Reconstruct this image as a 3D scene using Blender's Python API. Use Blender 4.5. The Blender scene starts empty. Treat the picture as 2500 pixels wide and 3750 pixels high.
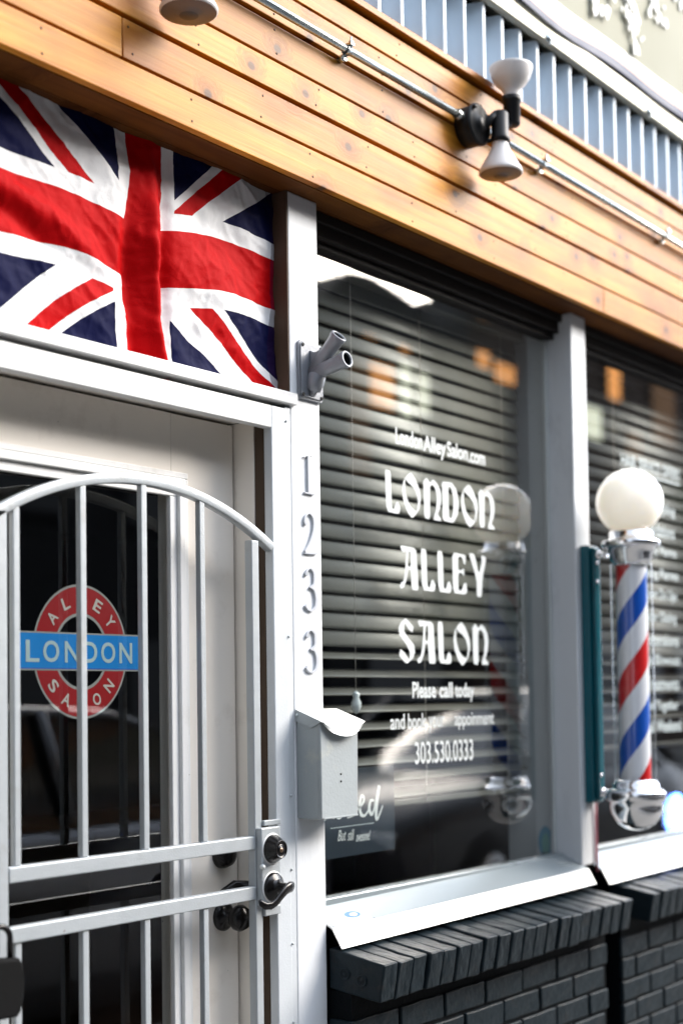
import bpy, bmesh, math, random
from mathutils import Vector, Matrix
random.seed(7)
R = math.radians
PI = math.pi
S = bpy.context.scene
COL = S.collection

# ------------------------------------------------------------------ camera
cd = bpy.data.cameras.new('camera'); cam = bpy.data.objects.new('camera', cd); COL.objects.link(cam)
right = Vector((.6087, -.7933, -.0142)); up = Vector((-.0231, -.0356, .9991)); back = Vector((-.7931, -.6078, -.0400))
right.normalize(); up = (up - right * up.dot(right)).normalized(); back = right.cross(up)
cam.matrix_world = Matrix(((right.x, up.x, back.x, -2.5879), (right.y, up.y, back.y, -2.1135), (right.z, up.z, back.z, 1.48), (0, 0, 0, 1)))
cd.sensor_fit = 'VERTICAL'; cd.sensor_height = 36; cd.sensor_width = 24; cd.lens = 50.0
cd.shift_y = .1283; cd.clip_end = 500; cd.clip_start = .05
cd.dof.use_dof = True; cd.dof.focus_distance = 3.2; cd.dof.aperture_fstop = 1.65
S.camera = cam
# ------------------------------------------------------------------ sky
SUN = Vector((.64, -.54, .46)).normalized()
W = bpy.data.worlds.new('World'); S.world = W; W.use_nodes = True
wn = W.node_tree.nodes; wl = W.node_tree.links; wn.clear()
wo = wn.new('ShaderNodeOutputWorld'); bg = wn.new('ShaderNodeBackground'); sky = wn.new('ShaderNodeTexSky')
sky.sky_type = 'NISHITA'; sky.sun_disc = False; sky.sun_elevation = math.asin(SUN.z)
sky.sun_rotation = math.atan2(SUN.x, SUN.y); sky.dust_density = 6.0; sky.air_density = 1.0; sky.ozone_density = 1.0
bg.inputs['Strength'].default_value = .15
# thin high cloud veiling the blue
tc = wn.new('ShaderNodeTexCoord'); nz = wn.new('ShaderNodeTexNoise'); nz.inputs['Scale'].default_value = 2.2
nz.inputs['Detail'].default_value = 5; rp = wn.new('ShaderNodeMapRange'); rp.inputs[1].default_value = .3; rp.inputs[2].default_value = .6
rp.inputs[3].default_value = .55; rp.inputs[4].default_value = .95
mx = wn.new('ShaderNodeMix'); mx.data_type = 'RGBA'
mx.inputs[7].default_value = (8.6, 9.3, 10.2, 1)
wl.new(tc.outputs['Generated'], nz.inputs['Vector']); wl.new(nz.outputs['Fac'], rp.inputs[0]); wl.new(rp.outputs[0], mx.inputs[0])
# the veil is brightest round the sun and dull on the far side of the sky
dn = wn.new('ShaderNodeVectorMath'); dn.operation = 'DOT_PRODUCT'; dn.inputs[1].default_value = SUN; wl.new(tc.outputs['Generated'], dn.inputs[0])
gr = wn.new('ShaderNodeMapRange'); gr.interpolation_type = 'SMOOTHSTEP'; gr.inputs[1].default_value = .35; gr.inputs[2].default_value = .97; gr.inputs[3].default_value = 4.1; gr.inputs[4].default_value = 22.0; wl.new(dn.outputs['Value'], gr.inputs[0])
cv = wn.new('ShaderNodeVectorMath'); cv.operation = 'SCALE'; cv.inputs[0].default_value = (.86, .96, 1.13); wl.new(gr.outputs[0], cv.inputs['Scale']); wl.new(cv.outputs[0], mx.inputs[7])
wl.new(sky.outputs[0], mx.inputs[6]); wl.new(mx.outputs[2], bg.inputs['Color']); wl.new(bg.outputs[0], wo.inputs['Surface'])
# ------------------------------------------------------------------ sun (veiled by cloud)
sd = bpy.data.lights.new('sun', 'SUN'); sun = bpy.data.objects.new('sun', sd); COL.objects.link(sun)
sd.energy = 4.0; sd.angle = R(36); sd.color = (1, .90, .78)
sun.rotation_euler = (-SUN).to_track_quat('-Z', 'Y').to_euler(); sun.location = (3, -8, 9)
# ------------------------------------------------------------------ exposure
S.view_settings.view_transform = 'Standard'; S.view_settings.look = 'None'; S.view_settings.gamma = 1
S.view_settings.exposure = .95
S.cycles.max_bounces = 8; S.cycles.transparent_max_bounces = 12; S.cycles.use_denoising = True
S.cycles.caustics_reflective = False; S.cycles.sample_clamp_indirect = 6

# ================================================================== materials
def mat(name, col=(.8, .8, .8), rough=.5, metal=0, var=0, vscale=8, bump=0, bscale=60, coat=0, spec=.5, stretch=(1, 1, 1), dirt=None, dscale=3, emis=None, sss=0, chips=None):
    m = bpy.data.materials.new(name); m.use_nodes = True
    n = m.node_tree.nodes; l = m.node_tree.links; b = n['Principled BSDF']
    b.inputs['Base Color'].default_value = (*col, 1); b.inputs['Roughness'].default_value = rough
    b.inputs['Metallic'].default_value = metal; b.inputs['Specular IOR Level'].default_value = spec
    b.inputs['Coat Weight'].default_value = coat; b.inputs['Coat Roughness'].default_value = .12
    t = n.new('ShaderNodeTexCoord'); mp = n.new('ShaderNodeMapping'); mp.inputs['Scale'].default_value = stretch
    l.new(t.outputs['Object'], mp.inputs[0])
    if var or dirt:
        z = n.new('ShaderNodeTexNoise'); z.inputs['Scale'].default_value = vscale; z.inputs['Detail'].default_value = 6
        l.new(mp.outputs[0], z.inputs['Vector'])
        x = n.new('ShaderNodeMix'); x.data_type = 'RGBA'
        x.inputs[6].default_value = (*[c * (1 - var) for c in col], 1); x.inputs[7].default_value = (*[min(1, c * (1 + var * .6)) for c in col], 1)
        l.new(z.outputs['Fac'], x.inputs[0]); out = x.outputs[2]
        if dirt:
            z2 = n.new('ShaderNodeTexNoise'); z2.inputs['Scale'].default_value = dscale; z2.inputs['Detail'].default_value = 8; z2.inputs['Roughness'].default_value = .7
            l.new(mp.outputs[0], z2.inputs['Vector'])
            r2 = n.new('ShaderNodeMapRange'); r2.inputs[1].default_value = .56; r2.inputs[2].default_value = .78; l.new(z2.outputs['Fac'], r2.inputs[0])
            y = n.new('ShaderNodeMix'); y.data_type = 'RGBA'; y.inputs[7].default_value = (*dirt, 1)
            l.new(r2.outputs[0], y.inputs[0]); l.new(out, y.inputs[6]); out = y.outputs[2]
        if chips:
            z4 = n.new('ShaderNodeTexNoise'); z4.inputs['Scale'].default_value = chips[1]; z4.inputs['Detail'].default_value = 3; z4.inputs['Roughness'].default_value = .65
            l.new(mp.outputs[0], z4.inputs['Vector'])
            r4 = n.new('ShaderNodeMapRange'); r4.inputs[1].default_value = chips[2]; r4.inputs[2].default_value = chips[2] + .02; l.new(z4.outputs['Fac'], r4.inputs[0])
            y4 = n.new('ShaderNodeMix'); y4.data_type = 'RGBA'; y4.inputs[7].default_value = (*chips[0], 1)
            l.new(r4.outputs[0], y4.inputs[0]); l.new(out, y4.inputs[6]); out = y4.outputs[2]
        l.new(out, b.inputs['Base Color'])
        rr = n.new('ShaderNodeMapRange'); rr.inputs[3].default_value = max(.02, rough - .08); rr.inputs[4].default_value = min(1, rough + .1)
        l.new(z.outputs['Fac'], rr.inputs[0]); l.new(rr.outputs[0], b.inputs['Roughness'])
    if bump:
        z3 = n.new('ShaderNodeTexNoise'); z3.inputs['Scale'].default_value = bscale; z3.inputs['Detail'].default_value = 5
        l.new(mp.outputs[0], z3.inputs['Vector']); bp = n.new('ShaderNodeBump'); bp.inputs['Strength'].default_value = bump; bp.inputs['Distance'].default_value = .002
        l.new(z3.outputs['Fac'], bp.inputs['Height']); l.new(bp.outputs[0], b.inputs['Normal'])
    if sss:
        b.inputs['Subsurface Weight'].default_value = sss; b.inputs['Subsurface Scale'].default_value = .12; b.inputs['Subsurface Radius'].default_value = (1, .9, .75)
    if emis:
        b.inputs['Emission Color'].default_value = (*emis[0], 1); b.inputs['Emission Strength'].default_value = emis[1]
    return m

def glass_mat(name, tint=(.92, .95, .94), boost=1.5, f0=.0):
    m = bpy.data.materials.new(name); m.use_nodes = True; n = m.node_tree.nodes; l = m.node_tree.links; n.clear()
    o = n.new('ShaderNodeOutputMaterial'); t = n.new('ShaderNodeBsdfTransparent'); g = n.new('ShaderNodeBsdfGlossy')
    t.inputs[0].default_value = (*tint, 1); g.inputs['Roughness'].default_value = .0; g.inputs[0].default_value = (1, 1, 1, 1)
    # Schlick reflectance that is the same from both sides of the thin pane
    ge = n.new('ShaderNodeNewGeometry'); dt = n.new('ShaderNodeVectorMath'); dt.operation = 'DOT_PRODUCT'; l.new(ge.outputs['Normal'], dt.inputs[0]); l.new(ge.outputs['Incoming'], dt.inputs[1])
    ab = n.new('ShaderNodeMath'); ab.operation = 'ABSOLUTE'; l.new(dt.outputs['Value'], ab.inputs[0])
    sb = n.new('ShaderNodeMath'); sb.operation = 'SUBTRACT'; sb.inputs[0].default_value = 1; l.new(ab.outputs[0], sb.inputs[1])
    pw = n.new('ShaderNodeMath'); pw.operation = 'POWER'; pw.inputs[1].default_value = 5; l.new(sb.outputs[0], pw.inputs[0])
    f = n.new('ShaderNodeMath'); f.operation = 'MULTIPLY_ADD'; f.inputs[1].default_value = .96; f.inputs[2].default_value = .042; l.new(pw.outputs[0], f.inputs[0])
    a = n.new('ShaderNodeMath'); a.operation = 'MULTIPLY_ADD'; a.inputs[1].default_value = boost; a.inputs[2].default_value = f0; a.use_clamp = True
    mm = n.new('ShaderNodeMixShader'); l.new(f.outputs[0], a.inputs[0]); l.new(a.outputs[0], mm.inputs[0])
    l.new(t.outputs[0], mm.inputs[1]); l.new(g.outputs[0], mm.inputs[2]); l.new(mm.outputs[0], o.inputs[0])
    return m

def wood_mat(name, c1, c2, knot=(.10, .036, .010), rough=.33, coat=.35, spec=.5):
    m = bpy.data.materials.new(name); m.use_nodes = True; n = m.node_tree.nodes; l = m.node_tree.links; b = n['Principled BSDF']
    t = n.new('ShaderNodeTexCoord'); oi = n.new('ShaderNodeObjectInfo'); ad = n.new('ShaderNodeVectorMath'); ad.operation = 'ADD'
    cb = n.new('ShaderNodeCombineXYZ'); ml = n.new('ShaderNodeMath'); ml.operation = 'MULTIPLY'; ml.inputs[1].default_value = 37.0
    l.new(oi.outputs['Random'], ml.inputs[0]); l.new(ml.outputs[0], cb.inputs[0]); l.new(ml.outputs[0], cb.inputs[1]); l.new(t.outputs['Object'], ad.inputs[0]); l.new(cb.outputs[0], ad.inputs[1])
    # warp around knots
    vm = n.new('ShaderNodeMapping'); vm.inputs['Scale'].default_value = (4.0, 5.2, 1); sx_ = n.new('ShaderNodeSeparateXYZ'); cx_ = n.new('ShaderNodeCombineXYZ'); l.new(ad.outputs[0], sx_.inputs[0]); l.new(sx_.outputs[0], cx_.inputs[0]); l.new(sx_.outputs[2], cx_.inputs[1]); l.new(cx_.outputs[0], vm.inputs[0])
    vo = n.new('ShaderNodeTexVoronoi'); vo.inputs['Scale'].default_value = 1.0; vo.voronoi_dimensions = '2D'; l.new(vm.outputs[0], vo.inputs['Vector'])
    kn = n.new('ShaderNodeMapRange'); kn.inputs[1].default_value = .036; kn.inputs[2].default_value = .062; kn.inputs[3].default_value = 1; kn.inputs[4].default_value = 0; l.new(vo.outputs['Distance'], kn.inputs[0])
    halo = n.new('ShaderNodeMapRange'); halo.inputs[1].default_value = .04; halo.inputs[2].default_value = .24; halo.inputs[3].default_value = 1; halo.inputs[4].default_value = 0; l.new(vo.outputs['Distance'], halo.inputs[0])
    gm = n.new('ShaderNodeMapping'); gm.inputs['Scale'].default_value = (1.0, 14, 42); l.new(ad.outputs[0], gm.inputs[0])
    hz = n.new('ShaderNodeMath'); hz.operation = 'MULTIPLY'; hz.inputs[1].default_value = 1.3; l.new(halo.outputs[0], hz.inputs[0])
    av = n.new('ShaderNodeVectorMath'); av.operation = 'ADD'; l.new(gm.outputs[0], av.inputs[0]); l.new(hz.outputs[0], av.inputs[1])
    z = n.new('ShaderNodeTexNoise'); z.inputs['Scale'].default_value = 2.2; z.inputs['Detail'].default_value = 7; z.inputs['Roughness'].default_value = .6; z.inputs['Distortion'].default_value = .5; l.new(av.outputs[0], z.inputs['Vector'])
    bm_ = n.new('ShaderNodeMapping'); bm_.inputs['Scale'].default_value = (1.1, 1, 3.5); l.new(ad.outputs[0], bm_.inputs[0])
    zb = n.new('ShaderNodeTexNoise'); zb.inputs['Scale'].default_value = 3.0; zb.inputs['Detail'].default_value = 4; l.new(bm_.outputs[0], zb.inputs['Vector'])
    mr = n.new('ShaderNodeMapRange'); mr.inputs[1].default_value = .34; mr.inputs[2].default_value = .66; l.new(z.outputs['Fac'], mr.inputs[0])
    x = n.new('ShaderNodeMix'); x.data_type = 'RGBA'; x.inputs[6].default_value = (*c1, 1); x.inputs[7].default_value = (*c2, 1); l.new(mr.outputs[0], x.inputs[0])
    mr2 = n.new('ShaderNodeMapRange'); mr2.inputs[1].default_value = .38; mr2.inputs[2].default_value = .7; mr2.inputs[3].default_value = 0; mr2.inputs[4].default_value = .85; l.new(zb.outputs['Fac'], mr2.inputs[0])
    x1 = n.new('ShaderNodeMix'); x1.data_type = 'RGBA'; x1.inputs[7].default_value = (c1[0] * .62, c1[1] * .5, c1[2] * .45, 1); l.new(mr2.outputs[0], x1.inputs[0]); l.new(x.outputs[2], x1.inputs[6])
    # a halo of darker grain and the knot itself
    hm = n.new('ShaderNodeMath'); hm.operation = 'MULTIPLY'; hm.inputs[1].default_value = .65; l.new(halo.outputs[0], hm.inputs[0])
    x2 = n.new('ShaderNodeMix'); x2.data_type = 'RGBA'; x2.inputs[7].default_value = (c1[0] * .40, c1[1] * .28, c1[2] * .2, 1); l.new(hm.outputs[0], x2.inputs[0]); l.new(x1.outputs[2], x2.inputs[6])
    km = n.new('ShaderNodeMath'); km.operation = 'MULTIPLY'; km.inputs[1].default_value = 1.0; l.new(kn.outputs[0], km.inputs[0])
    x3 = n.new('ShaderNodeMix'); x3.data_type = 'RGBA'; x3.inputs[7].default_value = (*knot, 1); l.new(km.outputs[0], x3.inputs[0]); l.new(x2.outputs[2], x3.inputs[6])
    tn = n.new('ShaderNodeMapRange'); tn.inputs[3].default_value = .82; tn.inputs[4].default_value = 1.1; l.new(oi.outputs['Random'], tn.inputs[0])
    ts = n.new('ShaderNodeVectorMath'); ts.operation = 'SCALE'; l.new(x3.outputs[2], ts.inputs[0]); l.new(tn.outputs[0], ts.inputs['Scale'])
    l.new(ts.outputs[0], b.inputs['Base Color']); b.inputs['Roughness'].default_value = rough; b.inputs['Coat Weight'].default_value = coat; b.inputs['Coat Roughness'].default_value = .3; b.inputs['Specular IOR Level'].default_value = spec
    bp = n.new('ShaderNodeBump'); bp.inputs['Strength'].default_value = .35; bp.inputs['Distance'].default_value = .002; l.new(z.outputs['Fac'], bp.inputs['Height']); l.new(bp.outputs[0], b.inputs['Normal'])
    return m

M = dict(
    white=mat('white_paint', (.74, .74, .73), .42, var=.05, vscale=6, bump=.2, bscale=40, dirt=(.55, .53, .49), dscale=5, chips=((.20, .15, .11), 60, .73)),
    whitewood=mat('white_post_paint', (.70, .72, .74), .5, var=.05, vscale=5, bump=.5, bscale=55, stretch=(1, 1, .35), dirt=(.50, .51, .53), dscale=7, chips=((.22, .2, .17), 45, .735)),
    doorwhite=mat('door_enamel', (.82, .765, .69), .32, var=.04, vscale=4, bump=.05, bscale=20, dirt=(.62, .56, .49), dscale=4, chips=((.1, .08, .07), 90, .74)),
    steel=mat('silver_white_gate_paint', (.43, .46, .475), .36, metal=.25, var=.08, vscale=30, bump=.35, bscale=260, dirt=(.36, .36, .34), dscale=11, chips=((.12, .05, .025), 38, .735)),
    digit=mat('pale_grey_digit_paint', (.50, .52, .55), .4, var=.06, bump=.1),
    nail=mat('rusty_nail', (.02, .011, .008), .6, spec=.2),
    frame=mat('pale_steel_frame_paint', (.60, .63, .65), .38, metal=.1, var=.06, vscale=20, bump=.25, bscale=200),
    boxgrey=mat('painted_mailbox', (.35, .38, .385), .42, var=.06, vscale=14, bump=.3, bscale=130, dirt=(.5, .5, .42), dscale=9),
    lidm=mat('mailbox_lid_paint', (.76, .78, .76), .3, metal=.2, var=.05, bump=.1),
    bracket=mat('grey_hammered_paint', (.24, .255, .28), .34, metal=.15, var=.08, vscale=20, bump=.25, bscale=160),
    black=mat('black_bronze', (.008, .007, .007), .25, metal=.2, spec=.3, var=.2, bump=.08, coat=.15),
    blackpl=mat('black_plastic', (.008, .009, .010), .42, spec=.25, var=.15, bump=.1),
    rubber=mat('black_rubber', (.006, .006, .006), .8, spec=.1, var=.2, bump=.3),
    bronze_edge=mat('worn_bronze', (.30, .20, .13), .35, metal=.9, var=.3),
    brown=mat('weathered_brown_jamb', (.075, .05, .033), .6, spec=.2, var=.35, vscale=14, stretch=(1, 1, .2), bump=.4, bscale=80),
    dark=mat('dark_gap', (.003, .003, .003), .9, spec=.02),
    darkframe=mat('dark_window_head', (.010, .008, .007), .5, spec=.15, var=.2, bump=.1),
    galv=mat('galvanised_conduit', (.55, .60, .60), .25, metal=.9, var=.15, vscale=25, bump=.06),
    corr=mat('corrugated_metal_paint', (.50, .60, .70), .45, metal=.05, var=.06, vscale=12, bump=.05),
    chrome=mat('chrome', (.86, .86, .87), .06, metal=1.0, var=.02),
    teal=mat('teal_enamel', (.004, .095, .125), .2, spec=.3, var=.2, vscale=6, coat=.3),
    globe=mat('opal_glass_globe', (.93, .90, .84), .12, var=.02, coat=.4, sss=.7, emis=((1, .90, .74), .22)),
    pwhite=mat('pole_white', (.80, .80, .82), .2, coat=.5, var=.02),
    bulb=mat('frosted_bulb_glass', (.74, .72, .70), .35, var=.04),
    lens=mat('stippled_lens', (.13, .105, .09), .4, var=.2, vscale=60, bump=.4, bscale=200),
    lensdk=mat('lens_led_centre', (.05, .045, .04), .5, var=.3, vscale=90),
    flash=mat('white_sill_flashing', (.74, .74, .71), .28, metal=.1, var=.05, bump=.12, bscale=25, dirt=(.66, .66, .6), dscale=6),
    sillflat=mat('aluminium_sill', (.29, .33, .345), .28, metal=.3, var=.15, vscale=7, stretch=(.3, 1, 1), bump=.06),
    brick=mat('painted_charcoal_brick', (.009, .0155, .0200), .38, spec=.14, var=.3, vscale=16, bump=.9, bscale=60, coat=.0, dirt=(.025, .022, .02), dscale=14),
    mortar=mat('painted_mortar', (.003, .004, .005), .6, spec=.05, var=.3, bump=.9, bscale=90),
    slat=mat('blind_slat', (.185, .18, .155), .38, var=.06, vscale=3, bump=.05),
    slatdk=mat('dimmed_blind_slat', (.035, .033, .028), .42, var=.08, vscale=3, bump=.05),  # slat colour darkened to stand for the dimmer light behind the right window
    cordm=mat('blind_cord', (.55, .52, .48), .8, var=.1),
    clear=mat('clear_acrylic', (.75, .8, .8), .08, var=.02, coat=1),
    letter=mat('white_vinyl', (.66, .69, .68), .5, var=.02),
    menu=mat('frosted_vinyl', (.55, .62, .62), .55, var=.05),
    signblue=mat('slate_blue_card', (.008, .017, .027), .3, var=.15),
    redv=mat('red_vinyl', (.36, .003, .007), .35, var=.05),
    bluev=mat('sky_blue_vinyl', (.001, .25, .70), .35, var=.04),
    greyv=mat('grey_vinyl_edge', (.34, .35, .33), .4, var=.05),
    cream=mat('cream_vinyl', (.62, .60, .54), .4, var=.03),
    lightblue=mat('pale_blue_vinyl', (.48, .64, .66), .4, var=.03),
    tealst=mat('teal_sticker', (.01, .30, .45), .3, var=.05),
    greenst=mat('sea_green_sticker', (.10, .45, .36), .3, var=.05),
    bluein=mat('blue_print', (.03, .15, .6), .4, var=.1),
    rail=mat('pale_olive_rail', (.40, .40, .33), .4, metal=.3, var=.12, vscale=5, stretch=(.4, 1, 1), bump=.1),
    seat=mat('brown_leather', (.05, .018, .012), .4, var=.2),
    iwood=mat('interior_wood', (.07, .035, .018), .5, var=.3, stretch=(.3, 1, 1)),
    iwall=mat('interior_wall', (.03, .027, .026), .8, var=.1),
    neon=mat('blue_neon_tube', (.1, .2, .9), .3, emis=((.08, .22, 1.0), 9)),
    neonw=mat('white_neon_core', (.8, .9, 1), .3, emis=((.7, .85, 1.0), 12)),
    asphalt=mat('asphalt', (.05, .05, .052), .8, var=.25, vscale=40, bump=.8, bscale=200),
    pave=mat('concrete_paving', (.17, .165, .155), .75, var=.15, vscale=6, bump=.4, bscale=90, dirt=(.2, .19, .18)),
    kerb=mat('kerb_concrete', (.36, .35, .33), .8, var=.15, bump=.4),
    line=mat('road_paint', (.75, .74, .68), .6, var=.15, dirt=(.3, .3, .28), dscale=9),
    earth=mat('earth', (.14, .12, .09), .9, var=.3, vscale=1),
    carp=mat('dark_car_paint', (.03, .033, .037), .4, metal=.2, coat=.45, var=.04),
    carp2=mat('silver_car_paint', (.30, .31, .33), .2, metal=.5, coat=1, var=.04),
    carg=mat('car_glass', (.01, .012, .014), .04, coat=1, var=.05),
    tyre=mat('tyre', (.02, .02, .02), .8, var=.2),
    rimm=mat('alloy_rim', (.5, .5, .5), .25, metal=.9, var=.1),
    lampw=mat('headlamp_glass', (.7, .72, .75), .1, coat=1, var=.05),
    lampr=mat('tail_lamp_red', (.35, .01, .01), .2, coat=1, var=.05),
    bricko=mat('tan_brick', (.52, .27, .12), .8, var=.25, vscale=9, bump=.4),
    darkwall=mat('dark_stucco', (.028, .028, .030), .85, var=.2),
    brownw=mat('brown_stucco', (.07, .045, .032), .85, var=.25, vscale=2),
    orange=mat('orange_sunlight_glow', (.85, .36, .10), .7, var=.1, emis=((1, .42, .12), 1.6)),  # glow added in place of sunlight on a patch of far facade
    creamglow=mat('cream_sunlight_glow', (.8, .75, .6), .7, var=.1, emis=((.95, 1, .75), 1.5)),  # cream version of the added glow for sunlit facade patches
    creamw=mat('cream_stucco', (.62, .55, .40), .8, var=.1),
    mural=mat('olive_beige_sheet', (.31, .31, .24), .6, spec=.1, var=.05, vscale=4, bump=.1, bscale=20),
    navy=mat('navy_cloth', (.006, .022, .085), .6, var=.15),
    peach=mat('peach_cloth', (.66, .42, .33), .6, var=.06),
    bark=mat('bark', (.08, .055, .035), .9, var=.3, bump=.9),
    leaf=mat('leaf', (.06, .10, .025), .6, var=.4, vscale=2),
    plum=mat('pink_caulk', (.45, .13, .17), .5, var=.3, vscale=30),
    gl=glass_mat('window_glass', boost=2.4), gld=glass_mat('door_glass', tint=(.74, .76, .76), boost=1.9), glc=glass_mat('tube_glass', tint=(.97, .98, .98), boost=1.0),
    pine=wood_mat('varnished_pine', (.46, .170, .013), (.64, .285, .036), rough=.42, coat=.03, spec=.16),
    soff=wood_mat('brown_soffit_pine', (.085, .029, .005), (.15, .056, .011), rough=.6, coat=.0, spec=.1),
)

# ================================================================== builders
class MB:
    def __init__(s): s.bm = bmesh.new(); s.mats = []
    def slot(s, m):
        if m not in s.mats: s.mats.append(m)
        return s.mats.index(m)
    def _fin(s, faces, m, smooth=False):
        i = s.slot(m)
        for f in faces: f.material_index = i; f.smooth = smooth
    def box(s, x0, x1, y0, y1, z0, z1, m, bev=0):
        v = [s.bm.verts.new(p) for p in ((x0, y0, z0), (x1, y0, z0), (x1, y1, z0), (x0, y1, z0), (x0, y0, z1), (x1, y0, z1), (x1, y1, z1), (x0, y1, z1))]
        fs = [s.bm.faces.new([v[i] for i in q]) for q in ((0, 3, 2, 1), (4, 5, 6, 7), (0, 1, 5, 4), (1, 2, 6, 5), (2, 3, 7, 6), (3, 0, 4, 7))]
        s._fin(fs, m)
        if bev:
            es = list({e for f in fs for e in f.edges})
            r = bmesh.ops.bevel(s.bm, geom=es, offset=bev, segments=2, affect='EDGES', profile=.6)
            s._fin([f for f in r['faces']], m, True)
        return s
    def prism(s, pts, axis, a, b, m, smooth=False, bev=0):
        # pts 2D polygon; axis 'x','y','z' extrude direction; pts order the two other axes
        def P(p, t): return {'x': (t, p[0], p[1]), 'y': (p[0], t, p[1]), 'z': (p[0], p[1], t)}[axis]
        A = [s.bm.verts.new(P(p, a)) for p in pts]; B = [s.bm.verts.new(P(p, b)) for p in pts]
        n = len(pts); fs = [s.bm.faces.new(A), s.bm.faces.new(B[::-1])]
        sd_ = [s.bm.faces.new((A[i], B[i], B[(i + 1) % n], A[(i + 1) % n])) for i in range(n)]
        s._fin(fs, m); s._fin(sd_, m, smooth)
        if bev:
            es = [e for f in fs for e in f.edges]
            r = bmesh.ops.bevel(s.bm, geom=es, offset=bev, segments=2, affect='EDGES', profile=.6)
            s._fin(r['faces'], m, True)
        return s
    def lathe(s, prof, m, origin=(0, 0, 0), axis=(0, 0, 1), seg=32, mats=None):
        # prof list of (r, h)
        q = Vector((0, 0, 1)).rotation_difference(Vector(axis).normalized()); O = Vector(origin)
        rings = []
        for r, h in prof:
            if r < 1e-6: rings.append([s.bm.verts.new(O + q @ Vector((0, 0, h)))])
            else: rings.append([s.bm.verts.new(O + q @ Vector((r * math.cos(2 * PI * i / seg), r * math.sin(2 * PI * i / seg), h))) for i in range(seg)])
        for k in range(len(rings) - 1):
            a, b = rings[k], rings[k + 1]; fs = []
            for i in range(seg):
                j = (i + 1) % seg
                if len(a) == 1 and len(b) == 1: continue
                if len(a) == 1: fs.append(s.bm.faces.new((a[0], b[i], b[j])))
                elif len(b) == 1: fs.append(s.bm.faces.new((a[i], b[0], a[j])))
                else: fs.append(s.bm.faces.new((a[i], b[i], b[j], a[j])))
            s._fin(fs, mats[k] if mats else m, True)
        return s
    def tube(s, pts, r, m, seg=12, flat=1.0, caps=True, upv=(0, 0, 1), smooth=True):
        pts = [Vector(p) for p in pts]; n = len(pts); rs = r if isinstance(r, (list, tuple)) else [r] * n
        rings = []
        for i, p in enumerate(pts):
            d = (pts[min(n - 1, i + 1)] - pts[max(0, i - 1)]).normalized()
            u = Vector(upv); u = u - d * u.dot(d)
            if u.length < 1e-4: u = Vector((1, 0, 0)) - d * d.x
            u.normalize(); w = d.cross(u)
            rings.append([s.bm.verts.new(p + (u * math.sin(2 * PI * (k + .5) / seg) + w * math.cos(2 * PI * (k + .5) / seg) * flat) * rs[i]) for k in range(seg)])
        for i in range(n - 1):
            s._fin([s.bm.faces.new((rings[i][k], rings[i][(k + 1) % seg], rings[i + 1][(k + 1) % seg], rings[i + 1][k])) for k in range(seg)], m, smooth)
        if caps: s._fin([s.bm.faces.new(rings[0][::-1]), s.bm.faces.new(rings[-1])], m)
        return s
    def quad(s, ps, m):
        s._fin([s.bm.faces.new([s.bm.verts.new(p) for p in ps])], m); return s
    def build(s, name, parent=None, keep=False, props=None):
        if not keep: bmesh.ops.recalc_face_normals(s.bm, faces=s.bm.faces)
        me = bpy.data.meshes.new(name); s.bm.to_mesh(me); s.bm.free()
        for m in s.mats: me.materials.append(m)
        o = bpy.data.objects.new(name, me); COL.objects.link(o)
        if parent:
            o.parent = parent; o.matrix_parent_inverse = Matrix.Translation(-parent.location) if parent.type == 'EMPTY' and not parent.parent else Matrix()
            if parent.type != 'EMPTY' and parent.matrix_world != Matrix(): pass
        return o

def tag(o, label=None, cat=None, group=None, kind=None):
    if label: o['label'] = label
    if cat: o['category'] = cat
    if group: o['group'] = group
    if kind: o['kind'] = kind
    return o
def thing(name, loc, label, cat, group=None):
    o = bpy.data.objects.new(name, None); COL.objects.link(o); o.location = loc; o.empty_display_size = .05
    return tag(o, label, cat, group)
def copy_tree(o, parent=None):
    c = o.copy(); COL.objects.link(c); c.parent = parent
    if parent: c.matrix_parent_inverse = o.matrix_parent_inverse.copy()
    for ch in list(o.children): copy_tree(ch, c)
    return c

def add_text(mb, txt, m, x0, x1, z0, z1, y, thick=.0006, embolden=0.0, shear=0.0, rot=None, frame=None):
    """fill the box x0..x1, z0..z1 on plane y with the word; frame maps (u,v)->(x,z)"""
    cu = bpy.data.curves.new('t', 'FONT'); cu.body = txt; cu.size = 1; cu.offset = embolden; cu.shear = shear; cu.resolution_u = 4
    ob = bpy.data.objects.new('t', cu); COL.objects.link(ob)
    dg = bpy.context.evaluated_depsgraph_get(); dg.update()
    me = bpy.data.meshes.new_from_object(ob.evaluated_get(dg))
    vs = [v.co.copy() for v in me.vertices]
    mnx = min(v.x for v in vs); mxx = max(v.x for v in vs); mny = min(v.y for v in vs); mxy = max(v.y for v in vs)
    nv = []
    for v in vs:
        u = (v.x - mnx) / (mxx - mnx); w = (v.y - mny) / (mxy - mny)
        if frame: x, z = frame(u, w)
        else: x, z = x0 + (x1 - x0) * u, z0 + (z1 - z0) * w
        nv.append((mb.bm.verts.new((x, y - thick, z)), mb.bm.verts.new((x, y, z))))
    fs = []
    for p in me.polygons:
        idx = list(p.vertices)
        try: fs.append(mb.bm.faces.new([nv[i][0] for i in idx]))
        except ValueError: pass
    ec = {}
    for p in me.polygons:
        idx = list(p.vertices)
        for a, b in zip(idx, idx[1:] + idx[:1]): ec[tuple(sorted((a, b)))] = ec.get(tuple(sorted((a, b))), 0) + 1
    for (a, b), c in ec.items():
        if c == 1: fs.append(mb.bm.faces.new((nv[a][0], nv[b][0], nv[b][1], nv[a][1])))
    mb._fin(fs, m)
    bpy.data.objects.remove(ob); bpy.data.curves.remove(cu); bpy.data.meshes.remove(me)

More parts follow.
